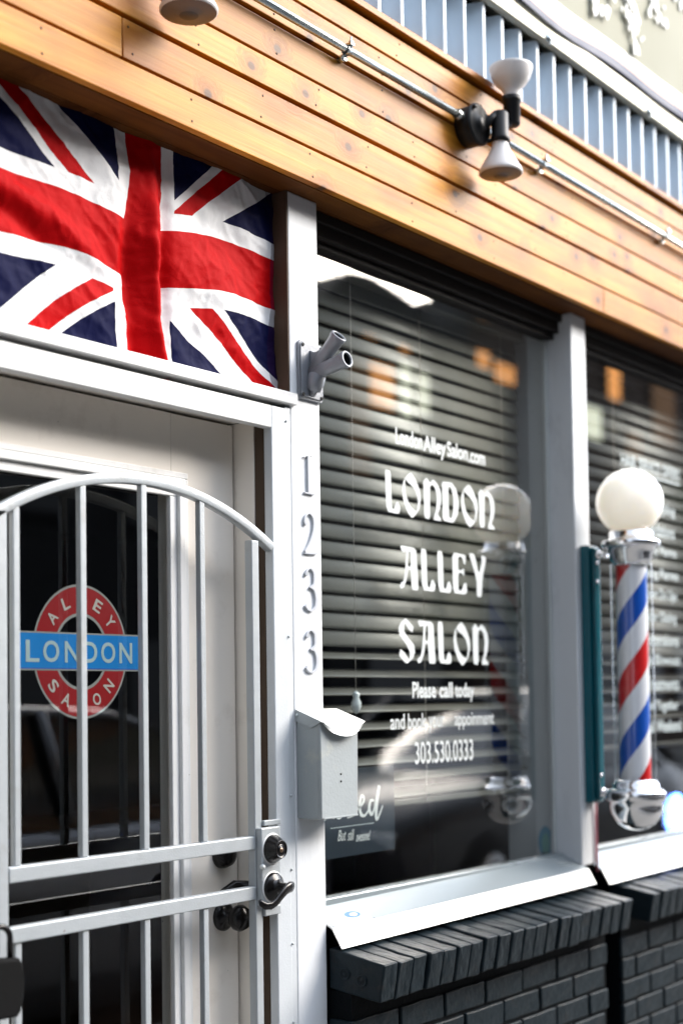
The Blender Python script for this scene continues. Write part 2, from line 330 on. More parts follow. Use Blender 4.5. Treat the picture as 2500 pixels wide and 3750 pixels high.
def chaikin(p, k=1, r=.14):
    for _ in range(k):
        q = []
        for i in range(len(p)):
            a, b = p[i], p[(i + 1) % len(p)]
            q.append((a[0] * (1 - r) + b[0] * r, a[1] * (1 - r) + b[1] * r)); q.append((a[0] * r + b[0] * (1 - r), a[1] * r + b[1] * (1 - r)))
        p = q
    return p
def add_shape(mb, loops, m, fr, y, thick=.0006, sm=1):
    """filled outline with holes through a 2D curve; fr maps unit -> (x,z)"""
    cu = bpy.data.curves.new('s', 'CURVE'); cu.dimensions = '2D'; cu.fill_mode = 'BOTH'; cu.offset = -.022
    for lp in loops:
        lp = chaikin(lp, sm) if sm else lp
        sp = cu.splines.new('POLY'); sp.points.add(len(lp) - 1); sp.use_cyclic_u = True
        for i, (a, b) in enumerate(lp): sp.points[i].co = (a, b, 0, 1)
    ob = bpy.data.objects.new('s', cu); COL.objects.link(ob)
    dg = bpy.context.evaluated_depsgraph_get(); dg.update()
    me = bpy.data.meshes.new_from_object(ob.evaluated_get(dg))
    nv = []
    for v in me.vertices:
        x, z = fr(v.co.x, v.co.y); nv.append((mb.bm.verts.new((x, y - thick, z)), mb.bm.verts.new((x, y, z))))
    fs = []; ec = {}
    for p in me.polygons:
        idx = list(p.vertices)
        try: fs.append(mb.bm.faces.new([nv[i][0] for i in idx]))
        except ValueError: pass
        for a, b in zip(idx, idx[1:] + idx[:1]): ec[tuple(sorted((a, b)))] = ec.get(tuple(sorted((a, b))), 0) + 1
    for (a, b), c in ec.items():
        if c == 1: fs.append(mb.bm.faces.new((nv[a][0], nv[b][0], nv[b][1], nv[a][1])))
    mb._fin(fs, m)
    bpy.data.objects.remove(ob); bpy.data.curves.remove(cu); bpy.data.meshes.remove(me)

# ================================================================== SETTING
tag(MB().box(-60, 120, -60, 60, -.6, -.30, M['earth']).build('ground'), kind='structure')
mb = MB()
for i in range(-6, 30):  # paving flags with joints
    for j in range(2):
        mb.box(i * 1.2 + .004, (i + 1) * 1.2 - .004, -2.3 + j * 1.15 + .004, -2.3 + (j + 1) * 1.15 - .004, -.29, -.03, M['pave'], .004)
tag(mb.build('pavement'), kind='structure')
tag(MB().box(-7.2, 36, -2.46, -2.305, -.29, -.032, M['kerb'], .012).build('kerb'), kind='structure')
tag(MB().box(-60, 120, -12.5, -2.47, -.29, -.18, M['asphalt']).build('road'), kind='structure')
mb = MB()
for i in range(-8, 30): mb.box(i * 4, i * 4 + 2, -7.55, -7.43, -.176, -.172, M['line'])
tag(mb.build('road_markings'), kind='structure')
tag(MB().box(-60, 120, -16, -12.51, -.29, -.03, M['pave']).build('far_pavement'), kind='structure')

# interior shell
t = thing('salon_building', (0, 3, 0), 'dark salon interior and building body behind the shop front', 'building')
MB().box(-3, 6, .30, 6, -.29, .02, M['iwood']).build('floor_slab', t)
MB().box(-3.2, 6.2, 6, 6.2, -.29, 2.75, M['iwall']).build('back_wall', t)
MB().box(-3.2, -3.0, .3, 6, -.29, 2.75, M['iwall']).build('side_wall', t)
MB().box(6.0, 6.2, .3, 6, -.29, 2.75, M['iwall']).build('side_wall', t)
MB().box(-3.2, 6.2, .26, 6.2, 2.75, 3.30, M['iwall']).build('ceiling', t)
MB().box(-3.2, -1.12, .02, .3, -.29, 2.74, M['whitewood']).build('front_wall', t)
MB().box(3.402, 9, .0990, .3, -.29, 2.74, M['whitewood']).build('front_wall', t)
MB().box(.096, 3.400, .1, .3, -.29, .95, M['iwall']).build('inner_wall', t)
MB().box(-1.12, -.018, .16, .26, 2.14, 2.74, M['dark']).build('transom_backing', t)

# reception desk and chair dimly seen below the blind
t = thing('reception_desk', (1.5, 1.9, 0), 'dim wooden reception desk inside, under the left window blind', 'desk')
mb = MB(); mb.box(.9, 2.3, 1.7, 2.2, .02, 1.0, M['iwood']); mb.build('cabinet', t)
MB().box(.85, 2.35, 1.62, 2.25, 1.0, 1.04, M['iwood'], .006).build('top', t)
t = thing('salon_chair', (3.0, 1.6, 0), 'brown leather salon chair in the dark interior beside the desk', 'chair')
MB().box(2.75, 3.25, 1.35, 1.85, .48, .60, M['seat'], .03).build('seat', t)
MB().box(2.75, 3.25, 1.80, 1.92, .6, 1.15, M['seat'], .03).build('backrest', t)
MB().lathe([(.25, .02), (.25, .05), (.04, .08), (.04, .48)], M['chrome'], (3, 1.6, 0)).build('pedestal', t)

# ================================================================== POSTS
def post(x0, x1, z0, z1, label):
    mb = MB(); mb.box(x0, x1, 0, .098, z0, z1, M['whitewood'], .004)
    o = mb.build('wall_post'); tag(o, label, 'post', 'white painted posts of the shop front'); return o
post(-.0145, .0955, -.03, 2.690, 'white painted wooden post carrying the house numbers and mailbox')
post(1.378, 1.473, .955, 2.690, 'white painted wooden post between the two windows, beside the barber pole')

# ================================================================== WOOD FASCIA
t = thing('timber_fascia', (1, -.05, 2.69), 'varnished orange pine board fascia running above door and windows', 'fascia')
bz = [(2.692, 2.7700), (2.7755, 2.8570), (2.8670, 2.9345), (2.9400, 3.0210), (3.0315, 3.1030), (3.1085, 3.1670)]
for i, (a, b) in enumerate(bz):
  jx = (1.46, -.62, None, .83, None, 2.2)[i]
  for (xa, xb) in ([(-3.2, 9)] if jx is None else [(-3.2, jx - .0012), (jx + .0012, 9)]):
    mb = MB(); mb.box(xa, xb, -.074, -.055, a, b, M['pine'], .0022)
    rn = random.Random(i)
    x = max(xa + .02, -1.4 + rn.random() * .2)
    while x < min(3.2, xb):
        for zz in (a + .014, b - .014):
            mb.lathe([(.0026, -.0005), (.0026, .0006), (0, .0008)], M['nail'], (x + rn.uniform(-.01, .01), -.0740, zz + rn.uniform(-.003, .003)), (0, -1, 0), 8)
        x += .405
    mb.build('board', t)
MB().box(-3.2, 9, -.0545, -.012, 2.700, 3.168, M['dark']).build('backing', t)
MB().box(-3.2, 9, -.0885, -.012, 3.179, 3.1985, M['pine'], .003).build('cap_board', t)
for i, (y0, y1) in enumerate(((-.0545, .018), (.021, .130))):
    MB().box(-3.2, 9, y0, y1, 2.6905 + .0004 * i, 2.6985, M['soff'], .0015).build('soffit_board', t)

# ================================================================== CORRUGATED CLADDING
mb = MB(); pr = []
x = -1.5; pitch = .1005
while x < 7.5:
    pr += [(x, -.020), (x + .046, -.020), (x + .0665, -.064), (x + .079, -.064)]
    x += pitch
top = [mb.bm.verts.new((p[0], p[1], 3.434)) for p in pr]; bot = [mb.bm.verts.new((p[0], p[1], 3.20)) for p in pr]
mb._fin([mb.bm.faces.new((bot[i], bot[i + 1], top[i + 1], top[i])) for i in range(len(pr) - 1)], M['corr'])
o = mb.build('corrugated_cladding'); tag(o, 'pale blue grey ribbed metal sheet above the pine boards', 'cladding')
md = o.modifiers.new('thick', 'SOLIDIFY'); md.thickness = .0012
md = o.modifiers.new('bev', 'BEVEL'); md.width = .0035; md.segments = 2
tag(MB().box(-3.2, 9, .02, .2, 3.30, 4.4, M['dark']).build('parapet_wall'), 'dark wall seen in the gap above the ribbed metal', 'wall')
# rail
t = thing('metal_rail', (1, -.06, 3.43), 'pale olive metal rail with bolts, above the ribbed metal sheet', 'rail')
MB().box(-3.2, 9, -.085, -.060, 3.436, 3.497, M['rail'], .004).build('angle_bar', t)
MB().box(-3.2, 9, -.059, .019, 3.490, 3.497, M['rail']).build('shelf', t)
for x in (.30, 1.115, 1.80, 2.6):
    MB().lathe([(.017, 0), (.017, .003), (.009, .004), (.009, .010), (0, .011)], M['galv'], (x, -.085, 3.445), (0, -1, 0), 16).build('bolt', t)
# mural banner
t = thing('painted_banner', (1, -.09, 3.5), 'olive beige banner with navy, peach and white hem and white leaf print, topmost at right', 'banner')
NX = 160; 
def bx_(i): return -1.6 + i * 8.6 / NX
def bw(x): return .012 * math.sin(x * 4.1 + .6) + .008 * math.sin(x * 9.3)
def strip(name, f0, f1, m, yo=0):
    mb = MB(); vs = []
    for i in range(NX + 1):
        x = bx_(i); vs.append([mb.bm.verts.new((x, -.092 - yo + .004 * math.sin(x * 5.2), f0(x) * (1 - k) + f1(x) * k)) for k in (0, .5, 1)])
    for i in range(NX):
        for k in (0, 1): mb._fin([mb.bm.faces.new((vs[i][k], vs[i + 1][k], vs[i + 1][k + 1], vs[i][k + 1]))], m, False)
    o = mb.build(name, t); md = o.modifiers.new('thick', 'SOLIDIFY'); md.thickness = .0015
strip('navy_hem', lambda x: 3.497 + bw(x) * .7, lambda x: 3.522 + bw(x), M['navy'], .002)
strip('peach_stripe', lambda x: 3.522 + bw(x), lambda x: 3.552 + bw(x) * .6, M['peach'])
strip('white_stripe', lambda x: 3.552 + bw(x) * .6, lambda x: 3.580 + bw(x) * .4, M['white'])
strip('sheet', lambda x: 3.580 + bw(x) * .4, lambda x: 4.6, M['mural'])
rn = random.Random(4)
for cx, cz in ((1.42, 3.78), (1.66, 3.76), (1.58, 3.86), (1.15, 3.86), (.95, 3.93), (1.85, 3.9), (2.05, 4.05), (2.6, 4.0)):
    mb = MB()
    for k in range(26):
        a = -PI / 2 + rn.gauss(0, .5); r = rn.uniform(.0, .16); x = cx + math.cos(a) * r * .7; z = cz + math.sin(a) * r; s_ = rn.uniform(.006, .02)
        q = [(x + s_ * rn.uniform(.5, 1) * math.cos(b + .3), z + s_ * 1.4 * rn.uniform(.5, 1) * math.sin(b + .3)) for b in (0, 1, 2.1, 3.1, 4.2, 5.2)]
        mb.prism(q, 'y', -.1015 - k * .00005, -.0995, M['letter'])
    mb.build('leaf_print', t)

# ================================================================== FLAG
def flag_material():
    m = bpy.data.materials.new('union_flag_cloth'); m.use_nodes = True; n = m.node_tree.nodes; l = m.node_tree.links; b = n['Principled BSDF']
    uv = n.new('ShaderNodeUVMap'); sp = n.new('ShaderNodeSeparateXYZ'); l.new(uv.outputs[0], sp.inputs[0])
    def mth(op, a, c=None, d=None):
        q = n.new('ShaderNodeMath'); q.operation = op
        for i, v in enumerate((a, c, d)):
            if v is None: continue
            if isinstance(v, (int, float)): q.inputs[i].default_value = v
            else: l.new(v, q.inputs[i])
        return q.outputs[0]
    x = mth('MULTIPLY_ADD', sp.outputs[0], 50, -25); y = mth('MULTIPLY_ADD', sp.outputs[1], 30, -15)
    def lin(a, bb): return mth('ADD', mth('MULTIPLY', x, a / 29.155), mth('MULTIPLY', y, bb / 29.155))
    s1 = lin(15, 25); s2 = lin(-15, 25); sg = mth('SIGN', x)
    def lt(a, v): return mth('LESS_THAN', a, v)
    def band(s):
        q = mth('MULTIPLY', s, sg); return mth('MULTIPLY', mth('GREATER_THAN', q, 0), lt(q, 2.0))
    ax = mth('ABSOLUTE', x); ay = mth('ABSOLUTE', y)
    wdiag = mth('MAXIMUM', lt(mth('ABSOLUTE', s1), 3), lt(mth('ABSOLUTE', s2), 3))
    rdiag = mth('MAXIMUM', band(s1), band(s2))
    wc = mth('MAXIMUM', lt(ax, 5), lt(ay, 5)); rc = mth('MAXIMUM', lt(ax, 3), lt(ay, 3))
    def mix(f, a, c):
        q = n.new('ShaderNodeMix'); q.data_type = 'RGBA'; l.new(f, q.inputs[0])
        for i, v in ((6, a), (7, c)):
            if isinstance(v, tuple): q.inputs[i].default_value = (*v, 1)
            else: l.new(v, q.inputs[i])
        return q.outputs[2]
    NV = (.0035, .005, .034); WH = (.74, .74, .74); RD = (.40, .0015, .003)
    c = mix(wdiag, NV, WH); c = mix(rdiag, c, RD); c = mix(wc, c, WH); c = mix(rc, c, RD)
    hem = mth('GREATER_THAN', sp.outputs[0], .972); c = mix(mth('MULTIPLY', hem, .55), c, (.02, .006, .03))
    l.new(c, b.inputs['Base Color']); b.inputs['Roughness'].default_value = .62; b.inputs['Specular IOR Level'].default_value = .04
    tcn = n.new('ShaderNodeTexCoord'); z = n.new('ShaderNodeTexNoise'); z.inputs['Scale'].default_value = 22; z.inputs['Detail'].default_value = 6; z.inputs['Distortion'].default_value = 1.2
    l.new(tcn.outputs['Object'], z.inputs['Vector']); wv = n.new('ShaderNodeTexNoise'); wv.inputs['Scale'].default_value = 700
    l.new(tcn.outputs['Object'], wv.inputs['Vector'])
    hh = mth('MULTIPLY_ADD', wv.outputs['Fac'], .06, z.outputs['Fac'])
    bp = n.new('ShaderNodeBump'); bp.inputs['Strength'].default_value = .3; bp.inputs['Distance'].default_value = .005; l.new(hh, bp.inputs['Height']); l.new(bp.outputs[0], b.inputs['Normal'])
    return m
mb = MB(); FM = flag_material(); NU, NV_ = 200, 134
uvl = mb.bm.loops.layers.uv.new('UVMap'); G = []
def sstep(a, b, x):
    t_ = max(0, min(1, (x - a) / (b - a))); return t_ * t_ * (3 - 2 * t_)
from mathutils import noise as mn
for j in range(NV_ + 1):
    row = []
    for i in range(NU + 1):
        u = i / NU; v = j / NV_
        X = -.447 + (u - .5) * .870; Zz = 2.457 + (v - .5) * .61
        Zz += .012 * (u - .5) * 1.6 + .010 * math.sin(u * 7.5 + v * 2.2) - .006 * math.sin(u * 13 + 1)
        X += .008 * math.sin(v * 8.0 + u * 3) + .004 * math.sin(v * 17 + 1.3)
        # cloth relief: big vertical folds near the middle, diagonal drag folds at left, fine creases
        y = .043
        y -= .026 * math.exp(-((u - .525 + .06 * (v - .5)) / .030) ** 2) * sstep(.98, .6, v) 
        y += .018 * math.exp(-((u - .578 + .03 * v) / .022) ** 2) * sstep(.95, .45, v)
        y += .014 * math.exp(-((u - .475 + .05 * v) / .022) ** 2) * sstep(.95, .45, v)
        y -= .012 * math.exp(-((v - .48 + .55 * (u - .2)) / .05) ** 2) * sstep(.48, .1, u)
        y += .012 * math.exp(-((v - .40 + .60 * (u - .2)) / .045) ** 2) * sstep(.45, .1, u)
        y -= .007 * math.sin((v * 1.0 + u * .7) * 15) * sstep(.0, .4, u) * .6
        y += .010 * mn.noise(Vector((u * 7, v * 5, 1.3))) + .0045 * mn.noise(Vector((u * 17 + v * 9, v * 13, 4.1))) + .0012 * mn.noise(Vector((u * 42, v * 30 + u * 12, 2.1))) - .0022 * (1 - abs(mn.noise(Vector((u * 11 + v * 6, v * 8 - u * 3, 7.7)))) * 2) ** 4 - .0014 * (1 - abs(mn.noise(Vector((u * 25 - v * 11, v * 22 + u * 8, 3.7)))) * 2) ** 5
        y -= .012 * sstep(.9, 1.0, u) * sstep(.35, 0, v)
        row.append(mb.bm.verts.new((X, min(y, .085), Zz)))
    G.append(row)
for j in range(NV_):
    for i in range(NU):
        f = mb.bm.faces.new((G[j][i], G[j][i + 1], G[j + 1][i + 1], G[j + 1][i])); f.smooth = True
        for lp, (a, b_) in zip(f.loops, ((i, j), (i + 1, j), (i + 1, j + 1), (i, j + 1))): lp[uvl].uv = (a / NU, b_ / NV_)
mb.slot(FM); o = mb.build('union_flag', keep=True)
tag(o, 'creased red, white and navy Union flag filling the transom over the door', 'flag')
md = o.modifiers.new('thick', 'SOLIDIFY'); md.thickness = .0006

# ================================================================== DOOR SURROUND
t = thing('door_surround', (-.5, .05, 0), 'white painted steel and wood door surround with ledge under the flag', 'door frame')
MB().box(-.0865, -.0355, -.002, .023, -.03, 2.166, M['frame'], .003).build('steel_upright', t)
MB().box(-.0345, -.0150, .001, .022, -.03, 2.170, M['frame'], .002).build('side_flange', t)
MB().box(-.935, -.887, -.002, .023, -.03, 2.166, M['steel'], .003).build('steel_upright', t)
MB().box(-.8865, -.0870, -.002, .023, 2.113, 2.166, M['white'], .003).build('head_bar', t)
MB().box(-1.12, -.0005, -.012, .088, 2.1765, 2.205, M['white'], .003).build('ledge', t)
MB().box(-1.12, -.0150, .030, .088, 2.137, 2.1755, M['dark']).build('ledge_packing', t)
MB().box(-.0865, -.016, .0235, .052, -.03, 2.136, M['brown'], .002).build('brown_stop', t)
MB().box(-.0880, -.016, .0525, .160, -.03, 2.136, M['doorwhite'], .002).build('jamb', t)
MB().box(-1.0, -.0885, .0300, .1600, 2.1365, 2.1450, M['doorwhite']).build('head_jamb', t)
MB().box(-1.12, -.936, .0, .160, -.03, 2.136, M['white']).build('jamb', t)
MB().box(-.0140 - .006, -.0150, .0005, .088, 2.206, 2.690, M['brown'], .001).build('transom_jamb', t)
for z in (1.63, 1.26, 1.09, .92, .74, .55, 2.135):
    MB().lathe([(.0034, 0), (.003, .0025), (0, .003)], M['steel'], (-.035, -.0025, z), (0, -1, 0), 10).build('screw', t)
for z in (1.245, 1.30):
    pass

# ================================================================== ENTRY DOOR
t = thing('entry_door', (-.5, .13, 0), 'white glazed entry door behind the security gate', 'door')
gx0, gx1, gz0, gz1 = -.88, -.302, .25, 1.950; D = M['doorwhite']
mb = MB(); dx0, dx1 = -.985, -.0945
mb.box(dx0, gx0, .112, .155, .0, 2.130, D, .002); mb.box(gx1, dx1, .112, .155, .0, 2.130, D, .002)
mb.box(gx0 + .0005, gx1 - .0005, .1122, .1548, gz1, 2.130, D); mb.box(gx0 + .0005, gx1 - .0005, .1122, .1548, .0, gz0, D)
mb.build('leaf', t)
mb = MB()   # stepped moulding
for k, (w0, w1, yo) in enumerate(((.048, .034, .006), (.033, .014, .013), (.013, -.008, .004))):
    for (a, b, c, d) in ((gx0 - w0, gx1 + w0, gz1 + w1, gz1 + w0), (gx0 - w0, gx1 + w0, gz0 - w0, gz0 - w1)):
        mb.box(a, b, .1115 - yo, .120, c, d, M['white'], .0025)
    for (a, b) in ((gx0 - w0, gx0 - w1), (gx1 + w1, gx1 + w0)):
        mb.box(a, b, .1115 - yo, .120, gz0 - w1 + .0003, gz1 + w1 - .0003, M['white'], .0025)
mb.build('moulding', t)
g = MB().quad([(gx0 - .005, .1284, gz0 - .005), (gx1 + .005, .1284, gz0 - .005), (gx1 + .005, .1284, gz1 + .005), (gx0 - .005, .1284, gz1 + .005)], M['gld']).build('glass', t, keep=True)
# roundel sticker
mb = MB(); cx, cz, rx, rz = -.5545, 1.5895, .131, .1415; Y0 = .1312
def ring(r0, r1, m, y, th=.0003, a0=0, a1=2 * PI, n=72):
    fs = []
    V = [[mb.bm.verts.new((cx + rx * r * math.cos(a0 + (a1 - a0) * i / n), yy, cz + rz * r * math.sin(a0 + (a1 - a0) * i / n))) for r in (r0, r1)] for i in range(n + 1) for yy in (y,)]
    for i in range(n): fs.append(mb.bm.faces.new((V[i][0], V[i][1], V[i + 1][1], V[i + 1][0])))
    mb._fin(fs, m)
ring(.53, 1.0, M['greyv'], Y0); ring(.575, .965, M['redv'], Y0 - .0003)
mb.box(-.729, -.380, Y0 - .0006, Y0 - .0004, 1.5495, 1.6290, M['greyv']); mb.box(-.7255, -.3835, Y0 - .0009, Y0 - .0007, 1.5530, 1.6255, M['bluev'])
mb.box(-.7255, -.3835, Y0 - .0010, Y0 - .00085, 1.5530, 1.5550, M['bluein'])
lw = [(-.704, -.669), (-.659, -.616), (-.601, -.562), (-.549, -.511), (-.500, -.459), (-.447, -.409)]
for c, (a, b) in zip('LONDON', lw): add_text(mb, c, M['lightblue'], a, b, 1.5665, 1.6110, Y0 - .0011, .0004, embolden=.018)
def arc_word(w, cen, step, flip):
    for i, c in enumerate(w):
        a = cen + (i - (len(w) - 1) / 2) * step * (1 if flip else -1); rr = .775; h = .026; wd = (.022 if c != 'L' else .019)
        def fr(u, v, a=a):
            lu, lv = (u - .5) * wd, (v - .5) * h
            ux, uz = (-math.sin(a), math.cos(a)) if flip else (math.sin(a), -math.cos(a))
            vx, vz = (math.cos(a), math.sin(a)) if not flip else (-math.cos(a), -math.sin(a))
            return cx + rx * rr * math.cos(a) + ux * lu + vx * lv, cz + rz * rr * math.sin(a) + uz * lu + vz * lv
        add_text(mb, c, M['cream'], 0, 0, 0, 0, Y0 - .0006, .0003, embolden=.02, frame=fr)
arc_word('ALLEY', PI / 2 - .02, .455, False); arc_word('SALON', -PI / 2 + .0, .43, True)
mb.build('roundel_sticker', g)
r = MB().lathe([(.033, 0), (.033, .006), (.026, .012), (.012, .014), (.011, .03)], M['black'], (-.147, .1115, .988), (0, -1, 0)).build('knob_rose', t)
MB().lathe([(.011, .028), (.020, .034), (.029, .046), (.030, .056), (.024, .068), (0, .073)], M['black'], (-.147, .1115, .988), (0, -1, 0)).build('knob', t)
MB().lathe([(.034, 0), (.033, .008), (.027, .022), (.018, .026), (0, .027)], M['black'], (-.147, .1115, 1.131), (0, -1, 0)).build('deadbolt', t)

# ================================================================== SECURITY GATE
t = thing('security_gate', (-.5, 0, 0), 'silver grey steel security gate with arched top and vertical bars', 'gate'); ST = M['steel']
MB().box(-.162, -.1385, -.003, .019, .06, 1.846 - .0, ST, .0025).build('latch_stile', t)
MB().box(-.882, -.859, -.003, .019, .06, 1.846, ST, .0025).build('hinge_stile', t)
def archz(x):
    return 1.9445 - 1.0 / 1.0 * (.80 - math.sqrt(max(0, .80 ** 2 - (x + .488) ** 2))) * 1.02
n = 40; mb = MB(); V = []
for i in range(n + 1):
    x = -.892 + i * (.806) / n; z = archz(x); dz = -(x + .488) / math.sqrt(.80 ** 2 - (x + .488) ** 2); nl = math.hypot(1, dz); nx, nzz = -dz / nl, 1 / nl
    V.append([mb.bm.verts.new((x + nx * s_ * .0105, y, z + nzz * s_ * .0105)) for s_, y in ((-1, -.003), (1, -.003), (1, .018), (-1, .018))])
for i in range(n):
    for k in range(4): mb._fin([mb.bm.faces.new((V[i][k], V[i][(k + 1) % 4], V[i + 1][(k + 1) % 4], V[i + 1][k]))], ST, True)
mb._fin([mb.bm.faces.new(V[0]), mb.bm.faces.new(V[-1][::-1])], ST)
o = mb.build('arched_rail', t); md = o.modifiers.new('bev', 'BEVEL'); md.width = .0022; md.segments = 2; md.limit_method = 'ANGLE'; md.angle_limit = R(50)
for a, b in ((-.3300, -.3150), (-.5060, -.4905), (-.6745, -.6590), (-.8420, -.8270)):
    c = (a + b) / 2
    MB().box(a, b, -.001, .0135, 1.1785, archz(c) - .0095, ST, .002).build('bar', t)
    MB().box(a, b, -.001, .0135, .10, 1.0355, ST, .002).build('bar', t)
    mb = MB(); mb.lathe([(.0035, -.001), (.003, .002), (0, .003)], ST, (a + .001, .004, 1.1785), (0, 0, 1), 8); mb.lathe([(.0035, -.001), (.003, .002), (0, .003)], ST, (b - .001, .001, 1.1785), (0, 0, 1), 8); mb.build('weld', t)
MB().box(-.8585, -.1625, -.0045, .018, 1.1480, 1.1780, ST, .0028).build('rail', t)
MB().box(-.8585, -.1625, -.0045, .018, 1.0360, 1.0660, ST, .0028).build('rail', t)
MB().box(-.8585, -.1625, -.0045, .018, .06, .095, ST, .0028).build('rail', t)
# lock box
lb = MB().box(-.1600, -.0945, -.0200, -.0035, 1.020, 1.196, ST, .003).build('lock_box', t)
MB().box(-.138, -.080, -.010, .0, 1.1990, 1.2110, ST, .002).build('strike_tab', t)
MB().box(-.138, -.083, -.010, .0, .9960, 1.0170, ST, .002).build('strike_tab', t)
MB().lathe([(.006, -.002), (.006, .004), (.003, .008), (0, .009)], M['lidm'], (-.1590, -.0205, 1.110), (-.5, -1, 0), 12).build('rivet', lb)
MB().lathe([(.036, 0), (.0355, .0015), (.030, .002)], M['white'], (-.124, -.0203, 1.147), (0, -1, 0), 40).build('trim_ring', lb)
MB().lathe([(.036, 0), (.0355, .0015), (.030, .002)], M['white'], (-.124, -.0203, 1.062), (0, -1, 0), 40).build('trim_ring', lb)
MB().lathe([(.0325, .001), (.0322, .006), (.0205, .026), (.0205, .027), (.0185, .0275), (.018, .0255), (.009, .0252), (.0088, .027), (0, .027)], M['black'], (-.124, -.0203, 1.147), (0, -1, 0), 48).build('deadbolt', lb)
mb = MB(); mb.lathe([(.0055, .0272), (.0045, .0285), (0, .0286)], M['bronze_edge'], (-.124, -.0203, 1.1455), (0, -1, 0), 16); mb.box(-.1246, -.1234, -.0493, -.0488, 1.142, 1.149, M['dark']); mb.build('keyway', lb)
MB().lathe([(.0325, .001), (.0325, .005), (.0290, .0095), (.020, .013), (.0135, .017), (.0115, .026), (.0115, .046)], M['black'], (-.124, -.0203, 1.062), (0, -1, 0), 48).build('lever_rose', lb)
pts = [(-.112, -.066, 1.063), (-.122, -.068, 1.064), (-.138, -.070, 1.060), (-.155, -.070, 1.048), (-.170, -.069, 1.036), (-.186, -.068, 1.030), (-.202, -.066, 1.031), (-.214, -.064, 1.038), (-.219, -.063, 1.046)]
MB().tube(pts, [.0125, .0135, .0125, .0105, .0095, .0090, .0080, .0065, .0035], M['black'], 14, .55, True, (0, -.2, 1)).build('lever', lb)
# inside lever, behind the gate
MB().tube([(-.130, .02, 1.060), (-.130, .055, 1.062), (-.150, .070, 1.062), (-.185, .072, 1.050), (-.215, .070, 1.030)], [.009, .010, .012, .010, .006], M['black'], 12).build('inner_lever', lb)

# padlock
t = thing('padlock', (-.918, -.05, .92), 'black rubber covered padlock hooked over the gate rail at the left edge', 'padlock')
mb = MB(); P_ = [(-.960, .925), (-.952, .917), (-.890, .915), (-.880, .925), (-.8745, .950), (-.8735, .985), (-.876, 1.010), (-.884, 1.021), (-.950, 1.026), (-.962, 1.015), (-.965, .975)]
mb.prism([(a + .002, b) for a, b in P_], 'y', -.062, -.034, M['rubber'], True, .006); mb.build('body', t)
mb = MB(); pts = [(-.940, -.048, 1.018)] + [(-.916 + .0225 * math.cos(a), -.048, 1.058 + .0225 * math.sin(a)) for a in [PI - PI * k / 10 for k in range(11)]] + [(-.8935, -.048, 1.018)]
mb.tube(pts, .0058, M['black'], 12); mb.build('shackle', t)

# ================================================================== MAILBOX
t = thing('mailbox', (.066, -.036, 1.205), 'grey painted metal mailbox with white sloping lid, screwed to the post', 'mailbox')
mb = MB(); BX = M['boxgrey']
b0 = [(-.009, 0), (.134, 0), (.134, -.070), (-.009, -.072)]; 
lo = [mb.bm.verts.new((x, y - .0005, 1.205)) for x, y in b0]; hi = [mb.bm.verts.new((x + (.004 if x > .1 else 0), y - .0005, 1.452 if y > -.01 else 1.428)) for x, y in b0]
mb._fin([mb.bm.faces.new(lo), mb.bm.faces.new(hi[::-1])] + [mb.bm.faces.new((lo[i], hi[i], hi[(i + 1) % 4], lo[(i + 1) % 4])) for i in range(4)], BX)
es = [e for e in mb.bm.edges]; r_ = bmesh.ops.bevel(mb.bm, geom=es, offset=.0035, segments=3, affect='EDGES', profile=.5); mb._fin(r_['faces'], BX, True)
mb.build('box', t)
for zz in (1.307, 1.290): MB().lathe([(.0024, -.001), (.0024, .0012), (0, .0013)], M['dark'], (.067, -.0715, zz), (0, -1, 0), 10).build('screw_hole', t)
MB().lathe([(.0035, -.001), (.0035, .0015), (.002, .0022), (0, .0022)], M['galv'], (-.0128, -.006, 1.4470), (-1, 0, 0), 12).build('hinge_rivet', t)
mb = MB(); mb.box(-.0100, -.0090, -.0660, -.0640, 1.2100, 1.4150, BX, .0004); mb.box(.000, .1300, -.0735, -.0723, 1.2060, 1.2095, BX, .0005); mb.build('folded_seam', t)
mb = MB(); LM = M['lidm']
def sheet(pts, off, m):
    A = [mb.bm.verts.new(p) for p in pts]; B = [mb.bm.verts.new(Vector(p) + Vector(off)) for p in pts]; k = len(pts)
    mb._fin([mb.bm.faces.new(A), mb.bm.faces.new(B[::-1])] + [mb.bm.faces.new((A[i], B[i], B[(i + 1) % k], A[(i + 1) % k])) for i in range(k)], m)
sheet([(-.012, -.0008, 1.4600), (.146, -.0008, 1.4600), (.150, -.079, 1.4310), (-.012, -.079, 1.4310)], (0, 0, -.0015), LM)      # top
sheet([(-.0125, -.001, 1.4605), (-.0125, -.0790, 1.4315), (-.0125, -.048, 1.4170), (-.0125, -.001, 1.4330)], (.0012, 0, 0), BX)   # side flap
# curved front flap
NA = 18; rows = []
for j in range(5):
    row = []
    for i in range(NA + 1):
        u = i / NA; x = -.0105 + u * .160; dep = .034 * math.sin(PI * min(1, max(0, (u - .02) / .96))) ** .55 * (1.0)
        z = 1.4300 - dep * j / 4; y = -.0795 - .005 * math.sin(j / 4 * PI) - (.010 if j == 4 else 0) * math.sin(PI * u)
        row.append(mb.bm.verts.new((x, y, z)))
    rows.append(row)
for j in range(4):
    mb._fin([mb.bm.faces.new((rows[j][i], rows[j][i + 1], rows[j + 1][i + 1], rows[j + 1][i])) for i in range(NA)], LM, True)
mb.build('lid', t)

